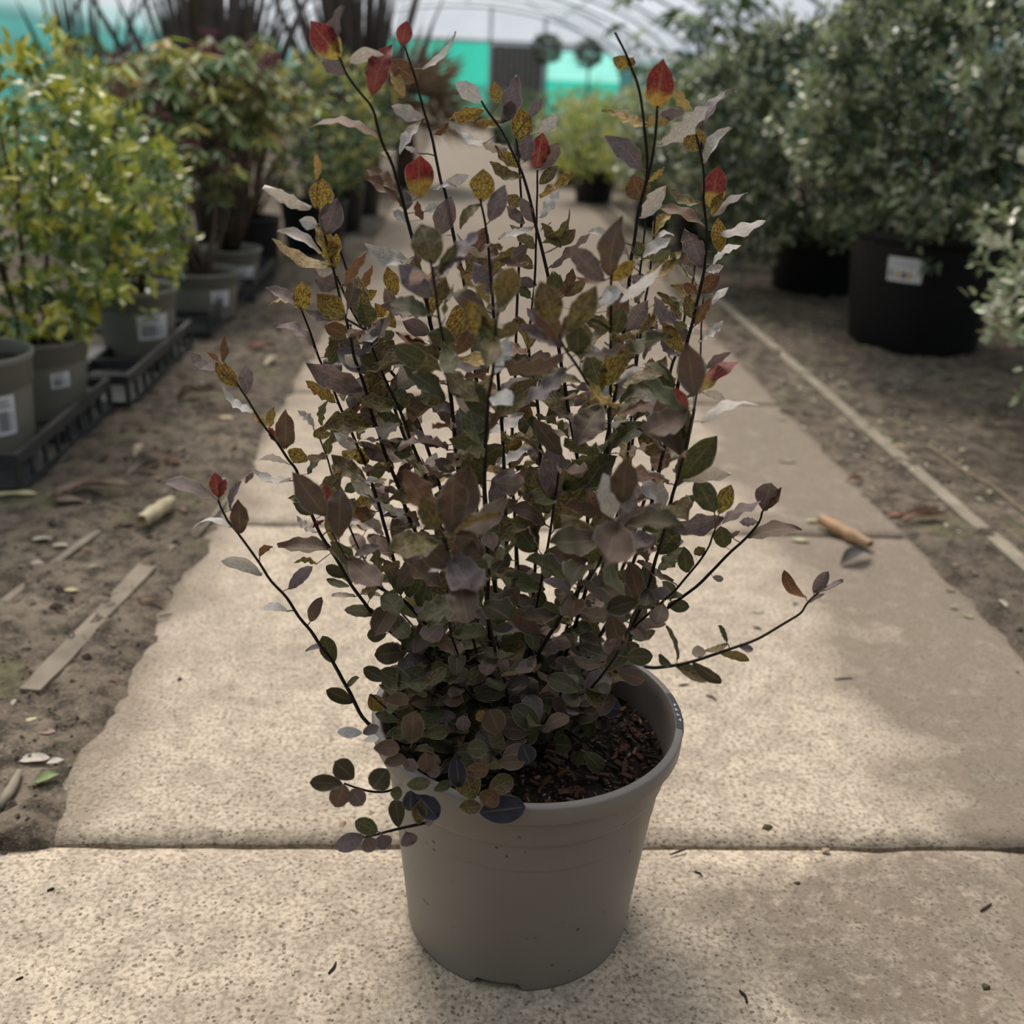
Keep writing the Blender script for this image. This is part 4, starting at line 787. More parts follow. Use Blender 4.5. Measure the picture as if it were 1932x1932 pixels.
# --- plant trays on the left
def tray(x0, x1, y0, y1, hgt, label):
    t = thing('plant_tray', ((x0+x1)/2, (y0+y1)/2, 0), label, 'tray', 'black lattice plant trays along the left row')
    w_, l_ = (x1-x0), (y1-y0); mk = lambda nm, c, d: (lambda b: (b.box(c, d), b.build(nm, TRAYMAT, t)))(MB())
    mk('base', (0, 0, .012), (w_-.01, l_-.01, .008))
    for s in (-1, 1):
        mk('rail', (s*(w_/2), 0, hgt-.012), (.012, l_+.012, .026)); mk('rail', (s*(w_/2), 0, .012), (.012, l_+.012, .018))
        mk('rail', (0, s*(l_/2), hgt-.012), (w_-.012, .012, .026)); mk('rail', (0, s*(l_/2), .012), (w_-.012, .012, .018))
        n = max(3, int(l_/.07))
        for i in range(n+1): mk('slat', (s*w_/2, -l_/2+l_*i/n, hgt/2), (.008, .012 if 0 < i < n else .024, hgt-.03))
        n = max(3, int(w_/.08))
        for i in range(1, n): mk('slat', (-w_/2+w_*i/n, s*l_/2, hgt/2), (.012, .008, hgt-.03))
    mk('divider', (0, 0, .03), (.008, l_-.02, .028)); mk('divider', (0, 0, .031), (w_-.02, .008, .03))
    return t
tray(-1.35, -.925, 2.06, 2.655, .092, 'black lattice tray under the two nearest olive pots')
tray(-1.30, -.885, 2.685, 3.36, .092, 'black lattice tray with one pot standing toward its far end')
tray(-1.27, -.862, 3.52, 4.10, .092, 'black lattice tray holding the squat wide olive pot')
tray(-1.25, -.830, 4.13, 4.62, .092, 'farthest black lattice tray in the left row')

def angle_to_cam(x, y): return math.degrees(atan2(-y, -x))
def lp(loc, label, r, h, C, R, ntw, per, L, wr, pal, tips, nind, sticker=None, mat=BGLEAF, droop=0., sun_tip=.6, nst=5, potmat=POTOLIVE, group=None, name='potted_shrub', bias=.55, black=False, up=.35):
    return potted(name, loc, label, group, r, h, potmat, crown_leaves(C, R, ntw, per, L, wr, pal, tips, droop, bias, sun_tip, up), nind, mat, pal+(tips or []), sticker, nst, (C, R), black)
lp((-1.075, 2.25, .017), 'leafy shrub in the nearest olive pot cut by the photo edge, barcode sticker on pot', .13, .245, (-1.17, 2.24, .72), (.20, .23, .40), 260, 7, .04, .5, [(.10,.15,.075),(.13,.19,.08),(.08,.12,.065)], YGT, 150, (.075, .165, -38, 11, 0, 'bar'), GLOSSLEAF, 0, .45)
lp((-1.075, 2.60, .017), 'yellow green shrub in the second olive pot with a white sticker low on its side', .13, .20, (-1.04, 2.60, .55), (.26, .24, .345), 330, 7, .038, .5, YG, YGT, 170, (.085, .125, -44, 12, 0, 'bar'), GLOSSLEAF, 0, .75)
lp((-1.02, 3.26, .017), 'yellow tipped shrub in the pot with a large barcode sticker', .13, .20, (-1.02, 3.12, .48), (.23, .26, .27), 280, 7, .034, .5, YG, YGT, 110, (.055, .132, -50, 24, 0, 'bar'), GLOSSLEAF, 0, .65)
# pieris: whorls of long drooping leaves and dark red flower buds
def pieris(loc, C, R, nwh, label, seed_, pr=.13, ph_=.23, pm=None, sticker=None, LL=1.0):
    t = thing('potted_pieris', loc, label, 'plant'); rr = random.Random(seed_)
    b = MB(); potmesh(b, pr, ph_, pm is None); pt = b.build('pot', pm or POTBLACK, t, True)
    V, Fc = soil_mesh(pr*.925, 24, 6, .006, loc[0]*50); link('soil', mesh('soil', V, Fc, SOIL), t, (0, 0, ph_*.86))
    if sticker: put_label(pt, lambda z: pr*.8*1.01+(pr*.9-pr*.8*1.01)*z/(ph_*.68), *sticker)
    Pm, Dm, Nm, Lm, Wm, Cm = [], [], [], [], [], []
    buds = []
    for k in range(nwh):
        a = rr.uniform(0, 6.3); e = math.acos(rr.uniform(-.35, 1)); q = rr.uniform(.55, 1.02)
        c = Vector((C[0]+R[0]*q*sin(e)*cos(a), C[1]+R[1]*q*sin(e)*sin(a), C[2]+R[2]*q*cos(e)))
        base = rr.choice(PI+PIT)
        for m in range(rr.randint(9, 13)):
            an = m*2.4+k; d = (cos(an), sin(an), -rr.uniform(.1, 1.1))
            Pm.append(c+Vector((0, 0, rr.uniform(-.01, .02)))); Dm.append(d); Nm.append((cos(an)*.5+rr.uniform(-.2, .2), sin(an)*.5, .9)); Lm.append(LL*rr.uniform(.07, .11)); Wm.append(LL*rr.uniform(.018, .026)); Cm.append([x*rr.uniform(.75, 1.25) for x in base])
        if k % 3 == 0 and e < 1.6:
            for m in range(26):
                buds.append(c+Vector((rr.uniform(-.035, .035), rr.uniform(-.035, .035), rr.uniform(.0, .055))))
        if k % 2 == 0:
            s0 = Vector((loc[0]+rr.uniform(-.03, .03), loc[1]+rr.uniform(-.03, .03), loc[2]+ph_*.85)); b = MB(); mm = s0.lerp(c, .55)+Vector((0, 0, -.04)); b.tube([v-Vector(loc) for v in (s0, s0.lerp(mm, .5), mm, c)], [.006, .005, .004, .003], 5); b.build('stem', BROWNSTEM, t, True)
    add_foliage(t, loc, (np.array(Pm, float), np.array(Dm), np.array(Nm), np.array(Lm), np.array(Wm), np.array(Cm)), 120, BGLEAF, PI+PIT)
    b = MB()
    for p in buds:
        v = p-Vector(loc); s_ = rr.uniform(.004, .008)
        b.add([v+Vector(q)*s_ for q in ((1,0,0),(0,1,0),(-1,0,0),(0,-1,0),(0,0,1.3),(0,0,-1.3))], [(0,1,4),(1,2,4),(2,3,4),(3,0,4),(1,0,5),(2,1,5),(3,2,5),(0,3,5)])
    o = b.build('flower_buds', BUD, t); o['kind'] = 'stuff'; o['label'] = 'dark red bud clusters'
BUD = plain('dark_red_buds', (.13, .03, .05), .6, .3, .3, 60)
pieris((-.94, 3.80, .017), (-1.06, 3.86, .46), (.27, .24, .23), 44, 'sparse drooping evergreen in the squat wide olive pot with a white sticker', 3, .133, .165, POTOLIVE, (.05, .105, -48, 17, 0, 'bar'), .8)
pieris((-.95, 4.33, .017), (-1.02, 4.28, .70), (.36, .30, .27), 82, 'drooping evergreen with red buds on bare trunks in an olive pot', 13, .125, .165, POTOLIVE, (.04, .10, -52, 24, 0, 'bar'), 1.1)
pieris((-.98, 4.95, 0), (-.98, 4.98, .70), (.33, .30, .32), 60, 'taller drooping evergreen with dark red buds standing past the last tray', 5)
pieris((-1.5, 4.7, 0), (-1.5, 4.7, .60), (.36, .35, .34), 46, 'drooping evergreen with red buds set back toward the left netting', 8)

# bronze sword-leaved clumps and a withered fan palm
BRZ = plain('bronze_sword_leaf', (.07, .056, .05), .6, .35, .3, 12); TAN = plain('withered_frond', (.33, .26, .19), .8, .2, .35, 14)
def blade(b, P0, D, L, wd, drp, seg=6):
    D = Vector(D).normalized(); s = D.cross(Vector((0, 0, 1)))
    s = s.normalized() if s.length > .1 else Vector((1, 0, 0)); V = []
    s = (s*cos(1.0*seg)+D.cross(s)*.5).normalized()
    for i in range(seg+1):
        t = i/seg; p = Vector(P0)+D*(L*t)+Vector((0, 0, -drp*L*t*t)); hw = wd/2*(1-t)**.6*(.5+.5*min(1, t*5))
        V += [p-s*hw, p+Vector((0, 0, -hw*.3)), p+s*hw]
    b.add(V, [(i*3+k, i*3+k+1, i*3+k+4, i*3+k+3) for i in range(seg) for k in range(2)])
def sword_clump(loc, n, L, wd, label, zb=.2, spread=.5):
    t = thing('sword_leaf_clump', loc, label, 'plant'); rr = random.Random(int(abs(loc[0]*100)+loc[1]*10))
    b = MB(); potmesh(b, .16, .26, True); b.build('pot', POTBLACK, t, True)
    for i in range(n):
        a = rr.uniform(0, 6.3); e = rr.uniform(.02, spread); b = MB()
        blade(b, (.05*cos(a), .05*sin(a), zb), (sin(e)*cos(a), sin(e)*sin(a), cos(e)), L*rr.uniform(.65, 1.1), wd*rr.uniform(.8, 1.2), rr.uniform(.0, .18)*e*2)
        b.build('leaf', BRZ, t, True)
sword_clump((-1.30, 5.75, 0), 95, 1.40, .085, 'dark bronze sword leaved plant fanning up behind the left shrubs')
sword_clump((-.70, 7.1, 0), 85, 1.42, .095, 'dark bronze sword leaved plant nearer the path, tallest in the left row', .2, .42)
sword_clump((-2.35, 7.0, 0), 30, 1.2, .05, 'thin bronze sword leaved plant beside the left netting', .2, .5)
def fan_palm(loc, label):
    t = thing('fan_palm', loc, label, 'plant'); rr = random.Random(4)
    b = MB(); b.tube([(0, 0, 0), (.01, 0, .3), (.0, .02, .54)], [.09, .085, .075], 10); b.build('trunk', BROWNSTEM, t, True)
    for k in range(26):
        a = k*2.4; e = .35+1.5*(k/26.); d = Vector((sin(e)*cos(a), sin(e)*sin(a), cos(e))); hub = Vector((0, 0, .56))+d*.30
        b = MB(); b.tube([(0, 0, .50), Vector((0, 0, .55))+d*.15, hub], [.008, .007, .006], 5)
        s = d.cross(Vector((0, 0, 1))).normalized(); u = s.cross(d)
        for m in range(15):
            f = radians(-105+210*m/14); dd = d*cos(f)+s*sin(f)+u*.08
            blade(b, hub, dd, .52*rr.uniform(.8, 1.05), .055, .35 if e > .9 else .12, 4)
        b.build('frond', TAN if e > .45 else BRZ, t, True)
fan_palm((-.50, 9.0, 0), 'withered tan fan palm with drooping fronds beside the far path')

# right row: large black pots
SPK = (.13, .235)
def rp(loc, label, r, h, C, R, ntw, L, pal, tips, nind, **k):
    return lp(loc, label, r, h, C, R, ntw, 8, L, .5, pal, tips, nind, potmat=POTBLACK, mat=GLOSSLEAF, black=True, name='potted_shrub', **k)
tb = (1.70, 3.76, 0)
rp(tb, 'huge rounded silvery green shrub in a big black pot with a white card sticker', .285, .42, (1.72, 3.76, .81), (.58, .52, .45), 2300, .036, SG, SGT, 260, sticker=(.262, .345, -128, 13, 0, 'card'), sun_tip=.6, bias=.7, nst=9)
rp((1.68, 4.85, 0), 'wide dark green shrub in a black pot just behind the huge one', .25, .36, (1.45, 4.8, .66), (.52, .5, .50), 2000, .036, SG, SGT, 150, sun_tip=.4, bias=.65, nst=8)
rp((1.42, 6.05, 0), 'olive green shrub in a black pot third along the right row', .22, .32, (1.35, 6.0, .56), (.48, .48, .42), 1300, .04, [(.16,.20,.08),(.12,.16,.07),(.22,.25,.11)], SGT, 60, sun_tip=.35)
rp((1.80, 2.50, 0), 'pale variegated shrub whose sprays enter at the right photo edge', .2, .3, (1.72, 2.50, .48), (.43, .42, .36), 320, .036, PALE, SGT, 160, sun_tip=.3, bias=.75)
rp((2.55, 4.4, 0), 'green shrub in a black pot set back beside the right netting', .25, .36, (2.6, 4.4, .72), (.55, .5, .5), 800, .04, SG, SGT, 0, sun_tip=.3)
rp((2.45, 5.9, 0), 'tall green shrub in a black pot next to the right netting', .25, .36, (2.45, 5.9, .8), (.55, .5, .55), 700, .04, SG, SGT, 0, sun_tip=.3)
# large-leaved evergreen standing above the right row
def big_leaf(loc, label):
    t = thing('large_leaf_evergreen', loc, label, 'plant'); rr = random.Random(9)
    b = MB(); potmesh(b, .22, .3, True); b.build('pot', POTBLACK, t, True)
    m_ = None
    V = [(0, 0, 0)]; Fc = []; nl = 7
    for k in range(nl):
        f = radians(-120+240*k/(nl-1)); ln = 1-.25*abs(k-3)/3; w2 = .13
        c, s = cos(f), sin(f); q = len(V)
        V += [(c*.35*ln-s*w2, s*.35*ln+c*w2, .02), (c*.7*ln-s*w2*.9, s*.7*ln+c*w2*.9, -.02), (c*ln, s*ln, -.14), (c*.7*ln+s*w2*.9, s*.7*ln-c*w2*.9, -.02), (c*.35*ln+s*w2, s*.35*ln-c*w2, .02)]
        Fc += [(0, q+4, q+3, q+1, q), (q+1, q+3, q+2)]
    ms = []
    for c in ((.035, .075, .03), (.05, .10, .035), (.12, .19, .04)):
        ms.append(mesh('leaf', V, Fc, GLOSSLEAF, False, cols={'tint': [c+(1,)]*len(V), 'spot': [(0, 0, 0, 0)]*len(V)}, vecs={'luv': V}))
    for k in range(70):
        a = k*2.4; h = .55+.88*((k*37) % 70)/70; q = rr.uniform(.12, .62)*(1.15-.5*abs(h-1.05)); p = Vector((q*cos(a), q*sin(a), h+.02))
        if k % 2 == 0:
            b = MB(); b.tube([(0.02*cos(a), .02*sin(a), max(.28, h-.25)), p*.6+Vector((0, 0, .4*(h-.05)-.0)), p], [.007, .005, .004], 5); b.build('stem', BROWNSTEM, t, True)
        o = link('leaf', ms[rr.choice((0, 0, 1, 1, 2))], t, p); sc = rr.uniform(.14, .22); o.scale = (sc, sc, sc)
        o.rotation_euler = (rr.uniform(-.4, .4), rr.uniform(-.1, .7), a)
    b = MB(); b.tube([(0, 0, .25), (.02, .01, .7), (0, 0, 1.3)], [.02, .016, .008], 6); b.build('trunk', BROWNSTEM, t, True)
big_leaf((1.62, 7.6, 0), 'dark evergreen with large lobed leaves rising above the right row')
# lollipop trees
def topiary(loc, zc, r, label):
    t = thing('lollipop_tree', loc, label, 'plant')
    b = MB(); potmesh(b, .16, .25, True); b.build('pot', POTBLACK, t, True)
    b = MB(); b.tube([(0, 0, .2), (.01, 0, zc*.6), (0, 0, zc)], .014, 6); b.build('trunk', BROWNSTEM, t, True)
    add_foliage(t, loc, crown_leaves((loc[0], loc[1], zc), (r, r, r*.92), 260, 6, .035, .5, [(.035,.06,.03),(.05,.075,.035)], None, 0, .8), 0, GLOSSLEAF, [])
topiary((.98, 13.8, 0), 1.24, .185, 'lollipop tree with round clipped head in front of the dark door')
topiary((1.55, 14.2, 0), 1.24, .18, 'lollipop tree with round clipped head standing clear right of the dark door')

# further plants along both rows
far = [
 (-1.95, 5.6, .55, .36, DG, YGT, 'green shrub backed by the left turquoise netting, seen over the yellow green shrubs'),
 (-.76, 5.42, .60, .33, DG, PIT, 'dense green shrub in a black pot, first past the last tray'),
 (-.74, 6.2, .62, .34, DG, PIT, 'dense green shrub in a black pot, second past the last tray'),
 (-.95, 8.2, .50, .34, DG, PIT, 'small green shrub behind the tallest bronze sword leaved plant'),
 (-.95, 10.4, .5, .38, [(.16,.14,.09),(.12,.12,.06)], None, 'brownish green shrub behind the withered fan palm'),
 (-1.78, 3.4, .50, .36, DG, YGT, 'yellow tipped shrub behind the olive pots at the left photo edge'),
 (1.28, 6.95, .50, .38, PALE+[(.25,.3,.1)], YGT, 'pale variegated shrub next behind the olive green shrub of the right row'),
 (1.02, 8.4, .42, .36, [(.28,.33,.08),(.2,.26,.08)], YGT, 'bright yellow green shrub in a black pot at the far path edge'),
 (1.66, 9.7, .60, .42, PALE, SGT, 'pale variegated shrub under the large leaved evergreen'),
 (1.0, 9.9, .42, .36, PALE, YGT, 'pale cream green shrub behind the bright yellow green one'),
 (1.35, 11.2, .46, .38, [(.2,.25,.1),(.3,.33,.2)], YGT, 'soft green shrub in front of the two lollipop trees'),
 (.85, 11.7, .40, .34, DG, None, 'dark low shrub left of the cream green shrub, below the dark door'),
 (1.62, 12.9, .45, .40, PALE, SGT, 'pale low shrub at the foot of the right lollipop tree'),
 (.72, 13.2, .38, .34, DG, None, 'dark low shrub at the foot of the lollipop tree by the door'),
 (.55, 16.0, .42, .38, DG, None, 'dark low shrub straight in front of the timber door'),
 (1.3, 15.8, .45, .40, [(.2,.26,.12),(.12,.16,.07)], YGT, 'mid green low shrub behind the two lollipop trees'),
 (.95, 18.6, .42, .42, DG, None, 'dark low shrub before the right edge of the timber door'),
 (1.9, 17, .5, .45, DG, YGT, 'dark green low shrub before the pale turquoise panel'),
 (.25, 21, .42, .42, DG, None, 'dark low shrub at the end of the path before the turquoise panel'),
 (3.3, 6.9, .75, .5, SG, SGT, 'green shrub against the right netting behind the huge silvery shrub')]
for i, (x, y, z, r, pal, tips, lb) in enumerate(far):
    potted('potted_shrub', (x, y, 0), lb, 'shrubs in the far rows', .17, .26, POTBLACK, crown_leaves((x, y, z), (r, r, r*(1 if x < 0 else .9)), 280 if y < 10 else 170, 7, .045, .42, pal, tips, .2 if x < 0 else .1, .6, .5), 0, BGLEAF, pal, None, 4, ((x, y, z), (r, r, r)), True)

# ------------------------------------------------------------------ litter on the ground
def litter(px, py, Lpx, ang, wr, curl, c1, c2, name, label, cat, group=None, lift=.0, seed_=0, mat=DRY):
    g_ = ground(px, py); zz = (0.0 if SL < g_.x < SR else max(0, dirt_z(g_.x, g_.y)))
    L = Lpx/F*(Vector((g_.x, g_.y, 0))-EYE).dot(FW); r = random.Random(seed_+int(px*7+py))
    V = []; Cc = []; nu, nv = 8, 6
    for i in range(nu+1):
        u = i/nu; hw = L*wr*.5*max(.06, sin(pi*min(.98, max(.02, u**.9)))**.7)
        for j in range(nv+1):
            v = j/nv*2-1; th = v*curl
            if abs(curl) > .05: y = hw*sin(th)/curl*1.0; z = hw*(1-cos(th))/abs(curl)
            else: y = hw*v; z = 0
            z += lift*L*(sin(pi*u)*.5+.5*u)+.02*L*sin(u*9+v*2+seed_)+.03*L
            V.append(((u-.5)*L, y, max(.0006, z))); k = r.uniform(0, 1)*.5+.5*u
            Cc.append(tuple(a*(1-k)+b_*k for a, b_ in zip(c1, c2))+(1,))
    n = nv+1; Fc = [(i*n+j, i*n+j+1, (i+1)*n+j+1, (i+1)*n+j) for i in range(nu) for j in range(nv)]
    me = mesh(name, V, Fc, mat, cols={'tint': Cc, 'spot': [(c2[0]*.4, c2[1]*.4, c2[2]*.4, .5)]*len(V)}, vecs={'luv': [(v[0]/L*2+px, v[1]/L*2, py) for v in V]})
    o = link(name, me, None, (g_.x, g_.y, zz+.0005)); o.rotation_euler = (0, 0, radians(ang)); return tag(o, label, cat, group)
CRM = (.62, .55, .36); BRN = (.16, .10, .06); RED = (.25, .09, .05); GRY = (.30, .24, .19); PNK = (.42, .24, .18); GRN = (.20, .27, .10); YEL = (.52, .50, .22); DRK = (.045, .035, .03); ORG = (.58, .36, .20)
L1 = [
 (240,1000,50,10,.2,1.2,BRN,DRK,'thin dark brown twiglike leaf beside the rolled cream leaf',0),
 (325,882,42,-20,.5,1.3,RED,PNK,'small rust red leaf lying on the earth above the dark leaf heap',.1),
 (270,890,80,60,.6,1.5,GRY,DRK,'large dark curled leaf with a pale upturned end near the tray corner',.15),
 (265,860,45,75,.4,.8,CRM,GRY,'pale pointed leaf piece standing up from the dark curled leaf',.5),
 (180,935,130,15,.35,1.1,GRY,BRN,'long withered grey brown leaf heap before the nearest tray',.08),
 (130,952,70,-5,.4,.9,BRN,GRY,'withered brown leaf under the long grey brown leaf heap',.05),
 (32,944,75,8,.3,.5,YEL,CRM,'pale yellow leaf lying flat below the nearest tray corner',0),
 (88,1474,48,35,.7,.9,GRN,(.3,.36,.18),'single fresh green leaf lying on the dirt left of the concrete',.15),
 (65,1435,55,5,.55,.4,(.62,.58,.5),(.5,.44,.36),'flaky whitish dry leaf on the dirt above the green leaf',.02),
 (105,1438,30,20,.6,.5,(.66,.63,.56),(.5,.46,.4),'second whitish dry flake next to the flaky leaf',.05),
 (290,1139,70,-10,.22,1.4,PNK,GRY,'pinkish narrow curled leaf at the left edge of the concrete',.05),
 (68,1066,32,-5,.6,.4,(.6,.5,.4),GRY,'small crumpled cream flake on the left earth below the withered heap',.1),
 (80,1025,36,10,.5,.3,(.5,.46,.4),GRY,'small whitish flake on the left earth nearer the cream roll',.1),
 (132,1117,36,0,.4,.6,YEL,CRM,'small bright yellow green leaf on the left earth',.05),
 (60,1365,20,30,.6,.3,YEL,CRM,'tiny pale yellow leaf on the left earth below the buried board',0),
 (90,1386,36,5,.5,.4,PNK,GRY,'small pinkish grey leaf on the left earth above the white flakes',0),
 (180,1075,30,15,.35,.9,CRM,GRY,'small pale curled leaf beside the buried board',.1),
 (425,792,42,5,.5,.3,ORG,CRM,'pale orange leaf lying on the earth past the second tray',0),
 (495,660,60,15,.55,.8,RED,BRN,'rust red dry leaf on the earth beside the third tray',.15),
 (512,690,48,70,.3,.6,CRM,GRY,'pale dry leaf standing past the rust red one',.2),
 (360,755,52,35,.7,1.3,DRK,BRN,'dark shrivelled leaf clump beside the second tray',.3),
 (395,735,50,-10,.4,1.0,DRK,BRN,'dark flat shrivelled leaf behind the leaf clump',.1),
 (1612,1060,80,33,.42,1.0,(.10,.09,.08),DRK,'dark pointed dry leaf propped against the orange rolled leaf',.25),
 (1742,985,95,8,.45,1.5,PNK,BRN,'pinkish brown crumpled leaf beside the right edging board',.12),
 (1690,975,36,10,.5,.8,PNK,RED,'small pinkish leaf end left of the crumpled brown leaf',.15),
 (1612,910,40,15,.5,1.5,PNK,RED,'small pink curled leaf on the concrete edge right of the shrub',.2),
 (1510,1022,36,-8,.5,.7,(.56,.58,.36),CRM,'plump pale green oval leaf on the concrete beside the orange rolled leaf',.05),
 (1533,985,30,-5,.5,.7,(.60,.56,.32),CRM,'pale yellow oval leaf just above the plump green one on concrete',.05),
 (1485,872,34,-20,.3,.7,CRM,GRY,'slim pale leaf on the concrete beyond the shrub at right',.05),
 (1690,845,34,-5,.4,.5,ORG,YEL,'pale orange oval leaf just right of the edging board',.03),
 (1430,1155,26,5,.5,.5,CRM,(.5,.5,.4),'faint cream leaf on the concrete under the long trailing shoot',.02)]
for i, (px, py, Lp_, an, wr, cu, c1, c2, lb, lf) in enumerate(L1):
    litter(px, py, Lp_, an, wr, cu, c1, c2, 'fallen_leaf', lb, 'leaf', None, lf, i*3)
def roll(px0, py0, px1, py1, rpx, c1, c2, label, waist=.0, arcdeg=290, seed_=1):
    a, b_ = ground(px0, py0), ground(px1, py1); R = rpx/F*(a-EYE).dot(FW); z0 = 0 if SL < a.x < SR else max(0, dirt_z(a.x, a.y)); V = []; Cc = []; nu, nv = 14, 16
    ax = (b_-a).normalized(); sd_ = Vector((ax.y, -ax.x, 0)); rr = random.Random(seed_); ph = rr.uniform(0, 6)
    for i in range(nu+1):
        u = i/nu; r_ = R*(.55+.45*sin(pi*min(1, u*.9+.1))**.5)*(1-waist*abs(sin(u*3*pi)))*(1+.06*sin(u*17+ph))
        for j in range(nv+1):
            th = radians(100-arcdeg/2+arcdeg*j/nv)+.25*sin(u*5+ph); q = r_*(1-.25*j/nv)
            p = a.lerp(b_, u)+sd_*(q*cos(th))+Vector((0, 0, R+q*sin(th)-.1*R))+ax*(.12*R*sin(j*1.7))
            V.append(p-a); k = .5+.5*sin(u*6+j*.6); Cc.append(tuple(x*(1-k)+y*k for x, y in zip(c1, c2))+(1,))
    n = nv+1; Fc = [(i*n+j, i*n+j+1, (i+1)*n+j+1, (i+1)*n+j) for i in range(nu) for j in range(nv)]
    o = link('rolled_leaf', mesh('rolled_leaf', V, Fc, DRY, cols={'tint': Cc, 'spot': [(c2[0]*.5, c2[1]*.5, c2[2]*.5, .4)]*len(V)}, vecs={'luv': [(v.x*30, v.y*30, v.z*30) for v in V]}), None, (a.x, a.y, z0)); return tag(o, label, 'leaf')
roll(268, 1003, 326, 962, 17, CRM, (.46,.40,.26), 'curled pale cream leaf rolled up on the earth left of the path', .1, 280, 3)
roll(1548, 992, 1640, 1040, 15, ORG, (.42,.28,.17), 'orange tan rolled dry leaf lying on the concrete right of the shrub', .22, 300, 5)
GA = 'small pale fallen leaf scattered over the earth around the right edging board'; r = random.Random(77); nL = 0
while nL < 190:
    x = 1.13+r.gauss(0, .22)+.12; y = 1.55+2.9*r.random()**1.2
    if x < .90 or x > 2.2: continue
    px, py = proj(Vector((x, y, 0)))
    if not (1340 < px < 1945 and 480 < py < 1180): continue
    L_ = r.uniform(.014, .027); c = r.choice(((.52,.50,.34),(.60,.57,.42),(.44,.46,.26),(.40,.34,.24),(.34,.26,.2),(.5,.46,.36)))
    litter(px, py, L_/ (Vector((x, y, 0))-EYE).dot(FW)*F, r.uniform(0, 360), r.uniform(.42, .6), r.uniform(.2, .9), c, tuple(v*.8 for v in c), 'fallen_leaf', GA, 'leaf', 'pale leaf litter by the right edging', r.uniform(0, .15), nL); nL += 1
GB = 'small dry leaf crumb lying on the earth between path and trays'; nL = 0
while nL < 100:
    x = -.86+.40*r.random(); y = 1.15+4.3*r.random()**1.3
    px, py = proj(Vector((x, y, 0)))
    if not (0 < px < 760 and 420 < py < 1500): continue
    L_ = r.uniform(.012, .03); c = r.choice(((.40,.34,.25),(.10,.075,.055),(.05,.04,.03),(.28,.17,.11),(.5,.45,.34),(.06,.05,.04)))
    litter(px, py, L_/(Vector((x, y, 0))-EYE).dot(FW)*F, r.uniform(0, 360), r.uniform(.3, .7), r.uniform(.1, 1.4), c, tuple(v*.75 for v in c), 'fallen_leaf', GB, 'leaf', 'leaf crumbs on the left earth', r.uniform(0, .25), nL); nL += 1
b = MB(); rr_ = random.Random(31)
for i in range(2600):
    y = .9+3.2*rr_.random()**1.5; left = rr_.random() < .55
    x = SL-.36*abs(rr_.gauss(0, .55))-.0 if left else SR+.02+.9*rr_.random()**1.4
    if left and x < -.86: continue
    s_ = rr_.uniform(.0015, .005)*(1 if rr_.random() < .9 else 2.2); z = max(-.004, dirt_z(x, y)); c = Vector((x, y, z+s_*.25))
    Q = [c+Vector((s_*rr_.uniform(.6, 1.2)*vx, s_*rr_.uniform(.6, 1.2)*vy, s_*rr_.uniform(.4, .8)*vz)) for vx, vy, vz in ((1,0,0),(0,1,0),(-1,0,0),(0,-1,0),(0,0,1),(0,0,-1))]
    b.add(Q, [(0,1,4),(1,2,4),(2,3,4),(3,0,4),(1,0,5),(2,1,5),(3,2,5),(0,3,5)], 0 if rr_.random() < .7 else 1)
CLOD = plain('earth_clod', (.075, .06, .045), .95, .1, .4, 90); CLOD2 = plain('pale_earth_clod', (.2, .17, .125), .95, .1, .3, 90)
tag(b.build('earth_clods', [CLOD, CLOD2]), 'loose crumbs of earth strewn over the soil on both sides of the path', None, None, 'stuff')
# crumbs of soil and moss on the concrete, and lumps on the earth
def lump(V0, s, mat, label, group, cat='crumb', name='soil_crumb', flat=.6, sd=0):
    rr = random.Random(sd); V = [Vector(q)*rr.uniform(.6, 1.1) for q in ((1,0,0),(.3,.95,0),(-.8,.6,0),(-.8,-.6,0),(.3,-.95,0),(.4,.3,.85),(-.4,.3,.8),(0,-.5,.9))]
    V = [Vector((q.x, q.y, q.z*flat)) for q in V]; Fc = [(0,1,5),(1,2,6),(1,6,5),(2,3,6),(3,4,7),(3,7,6),(4,0,7),(0,5,7),(5,6,7),(4,3,2,1,0)]
    o = link(name, mesh(name, V, Fc, mat, False), None, V0); k = rr.uniform(.5, 1); o.scale = (s, s*k, s*.8); o.rotation_euler = (0, 0, rr.uniform(0, 6)); return tag(o, label, cat, group)
CRUMB = plain('dark_soil_crumb', (.05, .042, .034), .95, .1, .4, 200); MOSS = plain('dark_moss', (.06, .062, .03), .95, .1, .4, 200); STONE = plain('pale_stone', (.33, .24, .18), .9, .2, .2, 60)
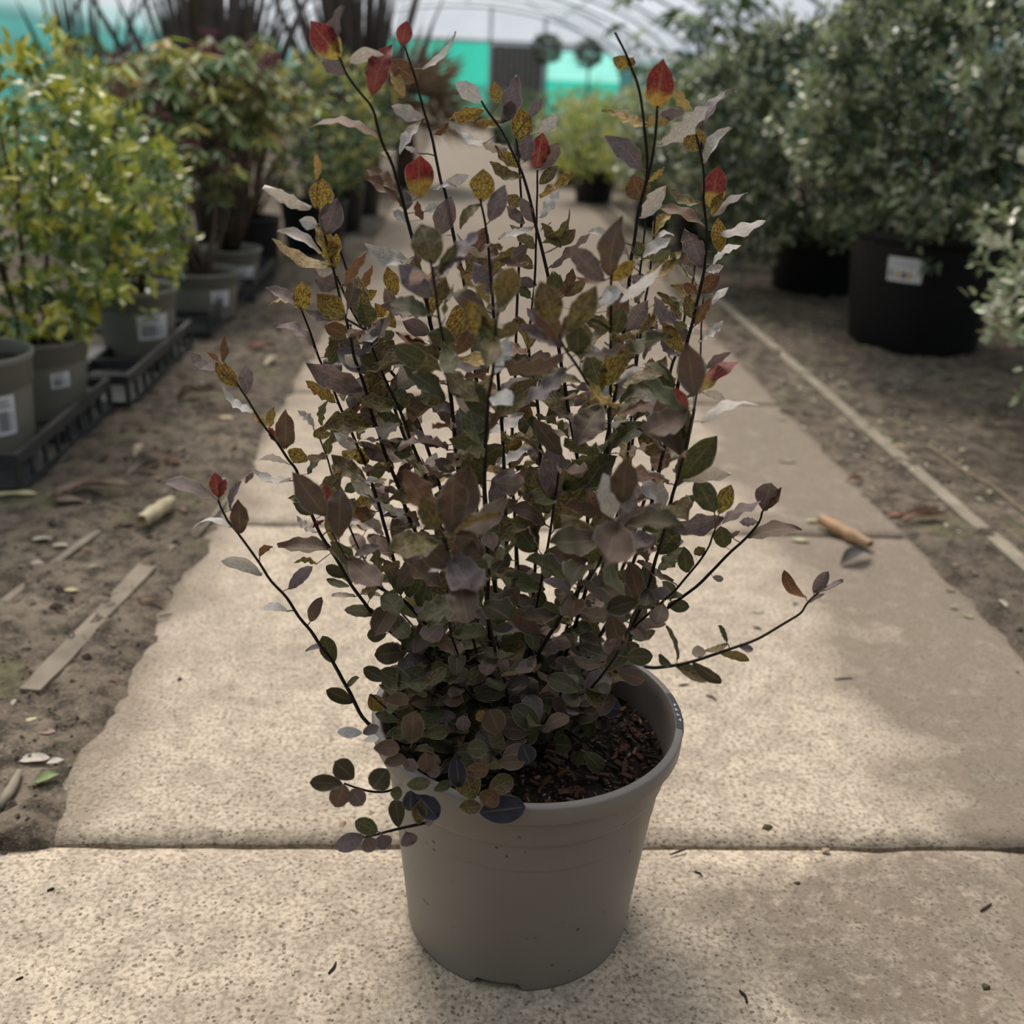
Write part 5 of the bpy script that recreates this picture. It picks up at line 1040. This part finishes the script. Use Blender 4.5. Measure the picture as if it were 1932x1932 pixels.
for i, (px, py, s, m, lb) in enumerate(((1448,1560,16,MOSS,'dark mossy crumb just above the slab joint'),(1505,1666,11,MOSS,'brown moss tuft on the front slab right of the pot'),(1560,1603,11,STONE,'pinkish stone lying in the slab joint'),(645,1553,17,STONE,'rounded brown stone above the joint left of the pot'),(1860,1862,16,MOSS,'ragged brown moss tuft at the front right of the slab'),(1379,1465,5,CRUMB,None),(1405,1502,6,CRUMB,None),(1475,1467,5,CRUMB,None),(1382,1703,6,CRUMB,None),(1274,1712,5,CRUMB,None),(1666,1890,5,CRUMB,None),(1408,1890,5,CRUMB,None),(1480,1815,4,CRUMB,None),(206,1724,5,CRUMB,None),(240,1848,4,CRUMB,None),(70,1830,4,CRUMB,None),(90,1852,4,CRUMB,None),(10,1686,5,CRUMB,None),(487,1468,5,CRUMB,None),(592,1262,4,CRUMB,None),(553,1330,4,CRUMB,None),(340,1282,11,CRUMB,None),(1500,1140,10,CRUMB,None),(1430,1185,13,CRUMB,None),(1920,1268,8,CRUMB,None),(235,1518,4,CRUMB,None),(640,1707,4,CRUMB,None),(500,1873,4,CRUMB,None),(1550,1770,5,CRUMB,None),(1775,1330,6,CRUMB,None))):
    g_ = ground(px, py); sw = s/F*(g_-EYE).dot(FW)
    lump((g_.x, g_.y, -.001), sw, m, lb or 'tiny dark soil crumb lying on the concrete slabs', None if lb else 'soil crumbs on the concrete', 'stone' if m is STONE else 'crumb', 'stone' if m is STONE else 'soil_crumb', .6, i)
def twig(px0, py0, px1, py1, rad, label, mat=CRUMB, group=None):
    a, b_ = ground(px0, py0), ground(px1, py1); z = rad*.8
    for q in (a, b_): q.z = z+(max(0, dirt_z(q.x, q.y)) if not SL < q.x < SR else 0)
    o = MB(); mid = a.lerp(b_, .5)+Vector((.002, .001, .0005)); o.tube([a, a.lerp(mid, .6), mid, b_], [rad*.7, rad, rad, rad*.6], 6)
    return tag(o.build('twig', mat, None, True), label, 'twig', group)
GT = 'short dark twig fragment lying on the concrete slabs'
for q in ((1264,1614,1296,1603),(1310,1646,1325,1655),(1575,1283,1608,1281),(1332,1312,1352,1322),(1395,1870,1410,1893),(620,1838,634,1816),(89,1682,102,1677),(1280,1295,1300,1292),(1850,1720,1870,1706),(300,1165,325,1160)): twig(*q, .0014, GT, CRUMB, 'twig fragments on the concrete')
twig(0, 1535, 38, 1462, .007, 'grey weathered stick at the left photo edge on the dirt', KERB)
twig(30, 1850, 44, 1844, .001, 'thin hairlike twig at the far left of the front slab')
twig(430, 940, 370, 1020, .004, 'pale thin stick on the earth along the concrete left edge', KERB)
STRAW = plain('straw_string', (.27, .215, .14), .8, .2, .2, 40)
b = MB(); P = [Vector((1.31+.004*sin(i), 1.55+i*.11, .0)) for i in range(10)]
for i, q in enumerate(P): q.x = 1.30-.006*i+.003*sin(i*1.7); q.z = max(0, dirt_z(q.x, q.y))+.005
b.tube(P, .0022, 6); tag(b.build('cane', STRAW, None, True), 'thin straw coloured cane lying along the earth right of the edging board', 'cane')
